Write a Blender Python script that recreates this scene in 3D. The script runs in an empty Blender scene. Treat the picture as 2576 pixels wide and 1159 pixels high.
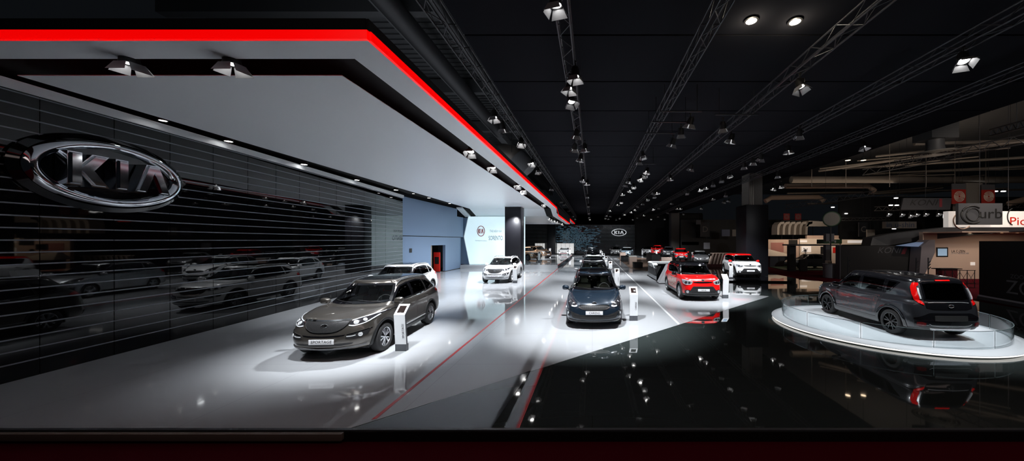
import bpy, bmesh, math, random
from mathutils import Vector, Matrix
from mathutils.bvhtree import BVHTree
random.seed(7)
SC = bpy.context.scene
COL = SC.collection
PI = math.pi
F = 830.0            # focal length in pixels of the 2576 px wide frame
CX, CY = 1490.0, 605.0
H = 2.7              # eye height above the stage floor

def on_floor(x, y, z=0.0):
    "point of the level plane z seen at photo pixel x, y"
    k = (z - H) / (CY - y)
    return ((x - CX) * k, F * k)

# ---------------------------------------------------------------- materials
MATS = {}
def mat(name, col=(.5, .5, .5), rough=.5, metal=0.0, coat=0.0, emit=None, es=1.0, spec=.5, bump=0.0, bscale=50, noise=None):
    m = bpy.data.materials.new(name); m.use_nodes = True
    nt = m.node_tree; b = nt.nodes['Principled BSDF']
    b.inputs['Base Color'].default_value = (*col, 1)
    b.inputs['Roughness'].default_value = rough
    b.inputs['Metallic'].default_value = metal
    b.inputs['Coat Weight'].default_value = coat
    b.inputs['Coat Roughness'].default_value = .03
    b.inputs['Specular IOR Level'].default_value = spec
    if emit:
        b.inputs['Emission Color'].default_value = (*emit, 1)
        b.inputs['Emission Strength'].default_value = es
    tc = nt.nodes.new('ShaderNodeTexCoord')
    if noise:
        n = nt.nodes.new('ShaderNodeTexNoise'); n.inputs['Scale'].default_value = noise[0]
        r = nt.nodes.new('ShaderNodeMixRGB'); r.inputs[1].default_value = (*col, 1); r.inputs[2].default_value = (*noise[1], 1)
        nt.links.new(tc.outputs['Object'], n.inputs['Vector']); nt.links.new(n.outputs['Fac'], r.inputs[0])
        nt.links.new(r.outputs[0], b.inputs['Base Color'])
    if bump:
        n = nt.nodes.new('ShaderNodeTexNoise'); n.inputs['Scale'].default_value = bscale
        bp = nt.nodes.new('ShaderNodeBump'); bp.inputs['Strength'].default_value = bump
        nt.links.new(tc.outputs['Object'], n.inputs['Vector']); nt.links.new(n.outputs['Fac'], bp.inputs['Height'])
        nt.links.new(bp.outputs[0], b.inputs['Normal'])
    MATS[name] = m
    return m

def glass(name, tint, rough=0.0, ior=1.45):
    m = bpy.data.materials.new(name); m.use_nodes = True
    nt = m.node_tree; nt.nodes.clear()
    o = nt.nodes.new('ShaderNodeOutputMaterial'); mx = nt.nodes.new('ShaderNodeMixShader')
    lw = nt.nodes.new('ShaderNodeLayerWeight'); lw.inputs['Blend'].default_value = .5
    pw = nt.nodes.new('ShaderNodeMath'); pw.operation = 'POWER'; pw.inputs[1].default_value = 5
    fr = nt.nodes.new('ShaderNodeMath'); fr.operation = 'MULTIPLY_ADD'; fr.inputs[1].default_value = .9; fr.inputs[2].default_value = .045
    nt.links.new(lw.outputs['Facing'], pw.inputs[0]); nt.links.new(pw.outputs[0], fr.inputs[0])
    tr = nt.nodes.new('ShaderNodeBsdfTransparent'); tr.inputs[0].default_value = (*tint, 1)
    gl = nt.nodes.new('ShaderNodeBsdfGlossy'); gl.inputs['Roughness'].default_value = rough
    nt.links.new(fr.outputs[0], mx.inputs[0]); nt.links.new(tr.outputs[0], mx.inputs[1])
    nt.links.new(gl.outputs[0], mx.inputs[2]); nt.links.new(mx.outputs[0], o.inputs[0])
    MATS[name] = m
    return m

M = MATS
for n, c, me, r in (('paint_bronze', (.13, .118, .105), .75, .28), ('paint_white', (.78, .79, .8), 0, .3),
                    ('paint_blue', (.012, .022, .036), .35, .25), ('paint_red', (.75, .003, .003), 0, .3),
                    ('paint_silver', (.42, .43, .45), .8, .28), ('paint_black', (.008, .008, .01), .2, .2),
                    ('paint_graphite', (.032, .034, .040), .5, .3), ('paint_tan', (.42, .26, .16), .55, .3),
                    ('paint_ice', (.42, .55, .66), .3, .3), ('paint_dark', (.03, .035, .04), .5, .3)):
    mat(n, c, r, me, coat=1.0)
mat('black_plastic', (.014, .014, .015), .45, bump=.05, bscale=400)
mat('gloss_black', (.004, .004, .005), .08, coat=.6)
mat('chrome', (.82, .83, .85), .08, 1.0)
mat('rim_silver', (.62, .63, .65), .25, 1.0)
mat('rim_black', (.012, .012, .013), .22, .5, coat=.5)
mat('rubber', (.018, .018, .019), .75)
mat('brake', (.12, .12, .12), .4, 1.0)
mat('silver_plastic', (.5, .5, .52), .35, .6)
mat('lamp_white', (.78, .80, .83), .18, .35)
mat('lamp_grey', (.42, .44, .47), .15, .6)
mat('lip_grey', (.14, .14, .145), .4, .5)
mat('grille_grey', (.10, .10, .105), .3, .8)
mat('lamp_dark', (.03, .03, .035), .12, .3, coat=1)
mat('tail_red', (.75, .004, .004), .15, 0, coat=1)
mat('tail_dark', (.10, .003, .004), .2, 0, coat=1)
mat('plate_white', (.8, .8, .82), .4)
mat('ink_black', (.01, .01, .01), .6)
mat('ink_grey', (.28, .28, .3), .6)
mat('seat_dark', (.035, .035, .033), .8)
mat('seat_light', (.40, .41, .34), .8)
mat('mirror_face', (.3, .3, .3), .02, 1)
glass('glass_clear', (.78, .82, .82))
glass('glass_tint', (.10, .10, .11))
glass('glass_dark', (.02, .02, .022))
glass('glass_rail', (.92, .95, .96))

# ---------------------------------------------------------------- scene graph helpers
def tag(o, label=None, cat=None, group=None, kind=None):
    if label: o['label'] = label
    if cat: o['category'] = cat
    if group: o['group'] = group
    if kind: o['kind'] = kind
    return o

def empty(name, loc=(0, 0, 0), rz=0.0):
    o = bpy.data.objects.new(name, None); COL.objects.link(o)
    o.location = loc; o.rotation_euler = (0, 0, rz); o.empty_display_size = .1
    return o

def link_mesh(name, me, parent=None, loc=None):
    o = bpy.data.objects.new(name, me); COL.objects.link(o)
    if parent: o.parent = parent
    if loc: o.location = loc
    return o

class MB:
    "collects shapes and links them as one mesh object"
    def __init__(self):
        self.v = []; self.f = []; self.m = []; self.s = []; self.mats = []
    def mi(self, m):
        if m not in self.mats: self.mats.append(m)
        return self.mats.index(m)
    def add(self, vs, fs, m, smooth=False, mtx=None):
        b = len(self.v)
        self.v += [tuple(mtx @ Vector(p)) for p in vs] if mtx else [tuple(p) for p in vs]
        k = self.mi(m)
        for f in fs:
            self.f.append(tuple(b + i for i in f)); self.m.append(k); self.s.append(smooth)
        return self
    def box(self, x0, x1, y0, y1, z0, z1, m, mtx=None):
        vs = [(x0, y0, z0), (x1, y0, z0), (x1, y1, z0), (x0, y1, z0), (x0, y0, z1), (x1, y0, z1), (x1, y1, z1), (x0, y1, z1)]
        return self.add(vs, [(0, 3, 2, 1), (4, 5, 6, 7), (0, 1, 5, 4), (1, 2, 6, 5), (2, 3, 7, 6), (3, 0, 4, 7)], m, False, mtx)
    def rbox(self, x0, x1, y0, y1, z0, z1, r, m, mtx=None, seg=2):
        bm = bmesh.new(); bmesh.ops.create_cube(bm, size=1)
        for v in bm.verts:
            v.co = Vector(((x0 + x1) / 2 + v.co.x * (x1 - x0), (y0 + y1) / 2 + v.co.y * (y1 - y0), (z0 + z1) / 2 + v.co.z * (z1 - z0)))
        bmesh.ops.bevel(bm, geom=bm.edges[:], offset=r, segments=seg, affect='EDGES', profile=.6)
        bm.verts.ensure_lookup_table()
        self.add([v.co[:] for v in bm.verts], [[v.index for v in f.verts] for f in bm.faces], m, True, mtx)
        bm.free(); return self
    def prism(self, poly, z0, z1, m, mtx=None):
        "polygon in x, y extruded from z0 to z1"
        n = len(poly)
        vs = [(p[0], p[1], z0) for p in poly] + [(p[0], p[1], z1) for p in poly]
        fs = [tuple(range(n - 1, -1, -1)), tuple(range(n, 2 * n))] + [(i, (i + 1) % n, n + (i + 1) % n, n + i) for i in range(n)]
        return self.add(vs, fs, m, False, mtx)
    def tube(self, pts, r, m, seg=8, caps=True):
        pts = [Vector(p) for p in pts]; vs = []; fs = []
        n = len(pts)
        for i, p in enumerate(pts):
            d = (pts[min(i + 1, n - 1)] - pts[max(i - 1, 0)]).normalized()
            a = Vector((0, 0, 1)) if abs(d.z) < .9 else Vector((1, 0, 0))
            u = d.cross(a).normalized(); w = d.cross(u)
            rr = r[i] if isinstance(r, (list, tuple)) else r
            for k in range(seg):
                t = 2 * PI * k / seg
                vs.append(p + u * (rr * math.cos(t)) + w * (rr * math.sin(t)))
        for i in range(n - 1):
            for k in range(seg):
                fs.append((i * seg + k, i * seg + (k + 1) % seg, (i + 1) * seg + (k + 1) % seg, (i + 1) * seg + k))
        if caps:
            fs.append(tuple(range(seg - 1, -1, -1))); fs.append(tuple((n - 1) * seg + k for k in range(seg)))
        return self.add(vs, fs, m, True)
    def lathe(self, prof, m, seg=32, mtx=None, a0=0.0, a1=2 * PI, smooth=True):
        "profile of (r, z) turned about the z axis"
        full = abs(a1 - a0 - 2 * PI) < 1e-6
        ns = seg if full else seg + 1
        vs = [(r * math.cos(a0 + (a1 - a0) * k / seg), r * math.sin(a0 + (a1 - a0) * k / seg), z) for r, z in prof for k in range(ns)]
        fs = []
        for i in range(len(prof) - 1):
            for k in range(seg):
                k2 = (k + 1) % ns if full else k + 1
                fs.append((i * ns + k, i * ns + k2, (i + 1) * ns + k2, (i + 1) * ns + k))
        return self.add(vs, fs, m, smooth, mtx)
    def mesh(self, name, sharp=True):
        me = bpy.data.meshes.new(name)
        me.from_pydata(self.v, [], self.f)
        for m in self.mats: me.materials.append(m)
        me.polygons.foreach_set('material_index', self.m)
        me.polygons.foreach_set('use_smooth', self.s)
        bm = bmesh.new(); bm.from_mesh(me)
        bmesh.ops.remove_doubles(bm, verts=bm.verts, dist=1e-5)
        bmesh.ops.recalc_face_normals(bm, faces=bm.faces)
        if sharp:
            for e in bm.edges:
                if len(e.link_faces) == 2 and e.calc_face_angle(0) > .65: e.smooth = False
        bm.to_mesh(me); bm.free()
        return me
    def build(self, name, parent=None, loc=None, sharp=True):
        return link_mesh(name, self.mesh(name, sharp), parent, loc)

def struct(o):
    o['kind'] = 'structure'; return o

def copy_tree(o, parent=None):
    c = o.copy(); COL.objects.link(c)
    if parent: c.parent = parent
    for ch in o.children: copy_tree(ch, c)
    return c

def text_mesh(s, size, m, extrude=.002, align='CENTER', sx=1.0, shear=0.0, name='lettering'):
    cu = bpy.data.curves.new(name, 'FONT'); cu.body = s; cu.size = size; cu.extrude = extrude
    cu.align_x = align; cu.align_y = 'CENTER'; cu.shear = shear; cu.resolution_u = 3
    o = bpy.data.objects.new(name, cu); COL.objects.link(o)
    bpy.context.view_layer.update()
    me = bpy.data.meshes.new_from_object(o.evaluated_get(bpy.context.evaluated_depsgraph_get()))
    bpy.data.objects.remove(o); bpy.data.curves.remove(cu)
    me.name = name
    me.transform(Matrix.Scale(sx, 4, (1, 0, 0)))
    me.transform(Matrix.Rotation(PI / 2, 4, 'X'))      # stands upright and faces -y
    me.materials.clear(); me.materials.append(m)
    return me

def text(s, size, m, parent, loc, rot=(0, 0, 0), name='lettering', **k):
    o = link_mesh(name, text_mesh(s, size, m, name=name, **k), parent, loc)
    o.rotation_euler = rot
    return o

# ---------------------------------------------------------------- car shell
def lerp(a, b, t): return a + (b - a) * t
def interp(tab, x):
    if x <= tab[0][0]: return tab[0][1]
    for (a, u), (b, v) in zip(tab, tab[1:]):
        if x <= b:
            t = (x - a) / (b - a); t = t * t * (3 - 2 * t)
            return lerp(u, v, t)
    return tab[-1][1]

NF, NC, NS, NR = 24, 12, 84, 18
def outline(w, yF, yR, rF, rR, bF, bR, taper=.03):
    "half outline of one level, from the front centre round to the rear centre"
    pts = []
    rxF, ryF = rF; rxR, ryR = rR
    for i in range(NF):
        x = (w - rxF) * i / NF
        pts.append((x, yF + bF * (x / w) ** 2))
    y0 = yF + bF * ((w - rxF) / w) ** 2
    for i in range(NC):
        a = (PI / 2) * i / NC
        s = math.sin(a) ** .85; c = math.cos(a) ** .85
        pts.append((w - rxF + rxF * s, y0 + (ryF + bF * .3) * (1 - c)))
    ya = y0 + ryF + bF * .3
    y1 = yR - bR * ((w - rxR) / w) ** 2
    yb = y1 - ryR - bR * .3
    for i in range(NS + 1):
        t = i / NS
        pts.append((w, lerp(ya, yb, t)))
    for i in range(1, NC + 1):
        a = (PI / 2) * i / NC
        s = math.sin(a) ** .85; c = math.cos(a) ** .85
        pts.append((w - rxR + rxR * c, yb + (ryR + bR * .3) * s))
    for i in range(1, NR + 1):
        x = (w - rxR) * (1 - i / NR)
        pts.append((x, yR - bR * (x / w) ** 2))
    ym = (yF + yR) / 2; hl = (yR - yF) / 2
    out = []
    for x, y in pts:
        k = 1 - taper * abs((y - ym) / hl) ** 3
        out.append((x * k, y))
    return out

def car_shell(P):
    L, W = P['L'], P['W']; yF, yR = -L / 2, L / 2; w = W / 2
    rings = []
    for (zF, zM, zR, ins, dF, dR) in P['levels']:
        o = outline(w - ins, yF + dF, yR - dR, P['rF'], P['rR'], P['bF'], P['bR'], P.get('taper', .05))
        r = []
        for x, y in o:
            u = (y - yF) / L
            z = interp([(0.02, zF), (P.get('cowlu', .3), zM), (.72, zM), (.97, zR)], u)
            r.append(Vector((x, y, z)))
        rings.append(r)
    S = rings[-1]
    G = []
    gh = P['gh']
    def belt(y): return interp(P['belt'], y)
    def roof(y): return interp(P['roof'], y)
    for x, y in outline(gh['w'], gh['yF'], gh['yR'], gh['rF'], gh['rR'], gh['bF'], gh['bR'], .04):
        G.append(Vector((x, y, belt(y))))
    for t in (.12, .3, .5, .7, .9, .98):
        r = []
        for a, b in zip(S, G):
            p = a.lerp(b, t)
            d = min(1, (a - b).length / .6)
            p.z += P['crown'] * 4 * t * (1 - t) * d
            r.append(p)
        rings.append(r)
    rings.append(G)
    n = len(G)
    wr = gh['wr']
    for t in (.04, .2, .4, .6, .8, .93, 1.0):
        tt = t
        o = outline(lerp(gh['w'], wr, tt) + .025 * math.sin(PI * t), lerp(gh['yF'], gh['yFt'], tt ** gh.get('pF', 1)),
                    lerp(gh['yR'], gh['yRt'], tt ** gh.get('pR', 1)), gh['rF'], gh['rR'], gh['bF'], gh['bR'], .04)
        rings.append([Vector((x, y, lerp(belt(y), roof(y) - P.get('redge', .07), t))) for x, y in o])
    for ins, dz in ((.035, -.03), (.09, -.008), (.2, .0), (.36, .004)):
        o = outline(wr - ins, gh['yFt'] + ins * .9, gh['yRt'] - ins * .5, gh['rF'], gh['rR'], gh['bF'] * .8, gh['bR'], .04)
        rings.append([Vector((x, y, roof(y) + dz)) for x, y in o])
    # smooth across the rings
    fine = []
    for i in range(len(rings) - 1):
        A = rings[max(i - 1, 0)]; B = rings[i]; Cc = rings[i + 1]; D = rings[min(i + 2, len(rings) - 1)]
        for k in range(3):
            t = k / 3
            r = []
            for a, b, c, d in zip(A, B, Cc, D):
                l1 = (b - a).length; l2 = (c - b).length; l3 = (d - c).length
                m1 = ((c - a) * (l2 / (l1 + l2 + 1e-9))) if l1 > 1e-6 else (c - b)
                m2 = ((d - b) * (l2 / (l2 + l3 + 1e-9))) if l3 > 1e-6 else (c - b)
                t2 = t * t; t3 = t2 * t
                r.append(b * (2 * t3 - 3 * t2 + 1) + m1 * (t3 - 2 * t2 + t) + c * (-2 * t3 + 3 * t2) + m2 * (t3 - t2))
            fine.append(r)
    fine.append(rings[-1])
    vs = []; fs = []
    full = 2 * n - 2
    for r in fine:
        vs += [tuple(p) for p in r]
        vs += [(-r[i].x, r[i].y, r[i].z) for i in range(n - 2, 0, -1)]
    for j in range(len(fine) - 1):
        for i in range(full):
            a = j * full + i; b = j * full + (i + 1) % full
            fs.append((a, b, b + full, a + full))
    base = (len(fine) - 1) * full
    def mir(i): return 0 if i == 0 else (n - 1 if i == n - 1 else full - i)
    for i in range(n - 1):
        a, b, c, d = i, i + 1, mir(i + 1), mir(i)
        q = [a, b, c, d]; q = [x for k, x in enumerate(q) if x not in q[:k]]
        fs.append(tuple(base + x for x in q))
        fs.append(tuple(reversed(q)))
    return vs, fs

def cut_arches(vs, fs, P, paint):
    me = bpy.data.meshes.new('body'); me.from_pydata(vs, [], fs)
    me.materials.append(paint); me.materials.append(M['black_plastic'])
    bm = bmesh.new(); bm.from_mesh(me); bmesh.ops.recalc_face_normals(bm, faces=bm.faces); bm.to_mesh(me); bm.free()
    o = bpy.data.objects.new('body', me); COL.objects.link(o)
    w = P['W'] / 2
    mb = MB()
    for y in P['axles']:
        for s in (-1, 1):
            ring = [(y + P['arch'] * math.cos(2 * PI * k / 36), P['R'] + .01 + P['arch'] * math.sin(2 * PI * k / 36)) for k in range(36)]
            x0, x1 = s * (w - .30), s * (w + .12)
            v = [(x0, a, b) for a, b in ring] + [(x1, a, b) for a, b in ring]
            f = [tuple(range(36)), tuple(range(71, 35, -1))] + [(i, (i + 1) % 36, 36 + (i + 1) % 36, 36 + i) for i in range(36)]
            mb.add(v, f, M['black_plastic'])
    c = mb.build('cutter')
    md = o.modifiers.new('b', 'BOOLEAN'); md.object = c; md.operation = 'DIFFERENCE'; md.solver = 'EXACT'
    md.material_mode = 'TRANSFER'
    bpy.context.view_layer.update()
    out = bpy.data.meshes.new_from_object(o.evaluated_get(bpy.context.evaluated_depsgraph_get()))
    bpy.data.objects.remove(o); bpy.data.objects.remove(c)
    return out

def inpoly(p, poly):
    x, y = p; r = False; n = len(poly)
    for i in range(n):
        x1, y1 = poly[i]; x2, y2 = poly[i - 1]
        if (y1 > y) != (y2 > y) and x < (x2 - x1) * (y - y1) / (y2 - y1) + x1: r = not r
    return r

def sample(pts, n, smooth=False):
    if smooth and len(pts) > 2:
        q = []
        for i in range(len(pts) - 1):
            a = Vector(pts[max(i - 1, 0)]); b = Vector(pts[i]); c = Vector(pts[i + 1]); d = Vector(pts[min(i + 2, len(pts) - 1)])
            for k in range(6):
                t = k / 6; t2 = t * t; t3 = t2 * t
                q.append(.5 * ((2 * b) + (c - a) * t + (2 * a - 5 * b + 4 * c - d) * t2 + (3 * b - a - 3 * c + d) * t3))
        q.append(Vector(pts[-1])); pts = q
    pts = [Vector(p) for p in pts]
    ls = [0]
    for a, b in zip(pts, pts[1:]): ls.append(ls[-1] + (b - a).length)
    out = []
    for i in range(n + 1):
        s = ls[-1] * i / n; k = 0
        while k < len(ls) - 2 and ls[k + 1] < s: k += 1
        d = ls[k + 1] - ls[k]
        out.append(pts[k].lerp(pts[k + 1], 0 if d < 1e-9 else (s - ls[k]) / d))
    return out

class Skin:
    def __init__(self, vs, fs):
        self.y0 = min(v[1] for v in vs); self.y1 = max(v[1] for v in vs); self.zh = .95
        self.t = BVHTree.FromPolygons([Vector(v) for v in vs], fs)
    def hit(self, a, b, d, side):
        if d == 'side': o = Vector((side * 3, a, b)); v = Vector((-side, 0, 0))
        elif d == 'front': o = Vector((a * side, -6, b)); v = Vector((0, 1, 0))
        elif d == 'rear': o = Vector((a * side, 6, b)); v = Vector((0, -1, 0))
        else: o = Vector((a * side, b, 6)); v = Vector((0, 0, -1))
        p, n, i, ds = self.t.ray_cast(o, v)
        if p is None:
            if d == 'side': q = Vector((side * .8, a, b))
            elif d == 'front': q = Vector((a * side, -2, b))
            elif d == 'rear': q = Vector((a * side, 2, b))
            else: q = Vector((a * side, b, 1.4))
            p, n, i, ds = self.t.find_nearest(q)
        else:
            far = None
            if d == 'rear' and p.y < self.y1 - .42: far = Vector((a * side, self.y1 - .30, b))
            if d == 'front' and p.y > self.y0 + .80 and b < self.zh: far = Vector((a * side, self.y0 + .5, b))
            if far is not None: p, n, i, ds = self.t.find_nearest(far)
        if n.dot(v) > 0: n = -n
        return p, n
    def patch(self, mb, lo, up, m, nu=16, nv=6, d='side', off=.005, skirt=.015, side=1, smooth=False, bulge=0.0):
        lo = sample(lo, nu, smooth); up = sample(up, nu, smooth)
        g = []
        for i in range(nu + 1):
            for j in range(nv + 1):
                q = lo[i].lerp(up[i], j / nv)
                p, n = self.hit(q.x, q.y, d, side)
                bl = bulge * math.sin(PI * i / nu) * math.sin(PI * j / nv)
                g.append((p + n * (off + bl), p - n * skirt))
        W = nv + 1
        vs = [a for a, b in g]; fs = []
        for i in range(nu):
            for j in range(nv):
                fs.append((i * W + j, (i + 1) * W + j, (i + 1) * W + j + 1, i * W + j + 1))
        border = [i * W for i in range(nu + 1)] + [nu * W + j for j in range(1, W)] + \
                 [i * W + nv for i in range(nu - 1, -1, -1)] + [j for j in range(nv - 1, 0, -1)]
        b0 = len(vs); vs += [g[k][1] for k in border]; nb = len(border)
        for k in range(nb):
            fs.append((border[k], border[(k + 1) % nb], b0 + (k + 1) % nb, b0 + k))
        mb.add(vs, fs, m, True)
        return mb
    def strip(self, mb, pts, wd, m, d='side', off=.004, side=1, n=24, smooth=False, closed=False):
        "narrow band that follows a path on the skin"
        p = sample(pts, n, smooth)
        lo = []; up = []
        for i in range(len(p)):
            t = (p[min(i + 1, n)] - p[max(i - 1, 0)]).normalized()
            k = Vector((-t.y, t.x)) * (wd / 2)
            lo.append(p[i] - k); up.append(p[i] + k)
        return self.patch(mb, lo, up, m, n, 1, d, off, .01, side)

def wheel_meshes(R, rr, wd, spokes, rim, key, twin=True):
    "tyre and rim, axle along x, outer face towards +x"
    t = MB(); RY = Matrix.Rotation(PI / 2, 4, 'Y')
    hw = wd / 2
    prof = [(rr - .01, -hw * .8), (rr + .01, -hw), (R - .05, -hw * 1.02), (R - .015, -hw * .88), (R, -hw * .6), (R, hw * .6), (R - .015, hw * .88), (R - .05, hw * 1.02), (rr + .01, hw), (rr - .01, hw * .8)]
    t.lathe(prof, M['rubber'], 40, RY)
    for gz in (-.35, 0, .35):
        t.lathe([(R + .0008, hw * gz - .004), (R + .0008, hw * gz + .004)], M['ink_black'], 40, RY)
    r = MB()
    r.lathe([(rr + .004, hw * .93), (rr + .006, hw * .8), (rr - .014, hw * .7), (rr - .02, hw * .2), (rr - .03, -hw * .8)], rim, 40, RY)
    r.lathe([(rr + .006, hw * .8), (rr + .004, hw * .93), (rr - .012, hw * .9), (rr - .016, hw * .7)], rim, 40, RY)
    r.lathe([(.0, hw * .86), (.035, hw * .84), (.06, hw * .7), (.065, hw * .3)], rim, 24, RY)
    b = MB()
    b.lathe([(0, -hw * .1), (rr - .05, -hw * .1), (rr - .05, -hw * .25), (0, -hw * .25)], M['brake'], 28, RY)
    b.lathe([(0, -hw * .6), (rr - .02, -hw * .6)], M['ink_black'], 28, RY)
    for k in range(spokes):
        a = 2 * PI * k / spokes + PI / 2
        offs = (-.13, .13) if twin else (0,)
        for q in offs:
            a1 = a + q * .55; a2 = a + q * 1.9
            p0 = Vector((0, math.cos(a1) * .04, math.sin(a1) * .04)); p1 = Vector((0, math.cos(a2) * (rr - .008), math.sin(a2) * (rr - .008)))
            d = (p1 - p0).normalized(); s = Vector((0, -d.z, d.y))
            w0, w1 = (.017, .026) if twin else (.03, .04)
            X = [hw * .84, hw * .78]
            v = []
            for p, ww, xo in ((p0, w0, X[0]), (p1, w1, X[1])):
                v += [p - s * ww + Vector((xo - .035, 0, 0)), p - s * ww * .75 + Vector((xo, 0, 0)), p + s * ww * .75 + Vector((xo, 0, 0)), p + s * ww + Vector((xo - .035, 0, 0))]
            r.add(v, [(0, 1, 5, 4), (1, 2, 6, 5), (2, 3, 7, 6), (3, 0, 4, 7), (0, 3, 2, 1), (4, 5, 6, 7)], rim)
    return t.mesh('tyre_' + key), r.mesh('rim_' + key), b.mesh('brake_disc_' + key)
# ---------------------------------------------------------------- car models
PB = mat('paint_base', (.4, .4, .4)); RB = mat('roof_base', (.02, .02, .02), .1, coat=1); IB = mat('rim_base', (.6, .6, .6), .25, 1)
MB_ = mat('mirror_base', (.4, .4, .4)); AB = mat('accent_base', (.02, .02, .02), .4); DB = mat('door_art_base', (.5, .5, .5), .3, coat=1)

def seg_dist(p, a, b):
    ab = b - a; t = max(0, min(1, (p - a).dot(ab) / max(ab.length_squared, 1e-12)))
    return (p - (a + ab * t)).length

def mirror_pts(h):
    "right half of a symmetric edge, written from the middle outwards, becomes the whole edge"
    return [(-x, z) for x, z in reversed(h)] + [(x, z) for x, z in h if x > 1e-6]

def frit(skin, mb, lo, up, wd, m, d, side=1, off=.008):
    P_ = sample(lo, 20) + sample([lo[-1], up[-1]], 6)[1:] + list(reversed(sample(up, 20)))[1:] + sample([up[0], lo[0]], 6)[1:-1]
    n = len(P_); c = sum(P_, Vector((0, 0))) / n
    vs = []; fs = []
    area = sum(P_[i - 1].x * P_[i].y - P_[i].x * P_[i - 1].y for i in range(n))
    sg = 1 if area > 0 else -1
    for i in range(n):
        t = (P_[(i + 1) % n] - P_[i - 1]).normalized(); nn = Vector((-t.y, t.x)) * sg
        for k, (w_, o_) in enumerate(((-.006, -.01), (-.006, off), (wd, off))):
            q = P_[i] + nn * w_
            p, nr = skin.hit(q.x, q.y, d, side)
            vs.append(p + nr * o_)
    for i in range(n):
        j = (i + 1) % n
        for k in range(2):
            fs.append((i * 3 + k, j * 3 + k, j * 3 + k + 1, i * 3 + k + 1))
    mb.add(vs, fs, m, True)

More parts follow.
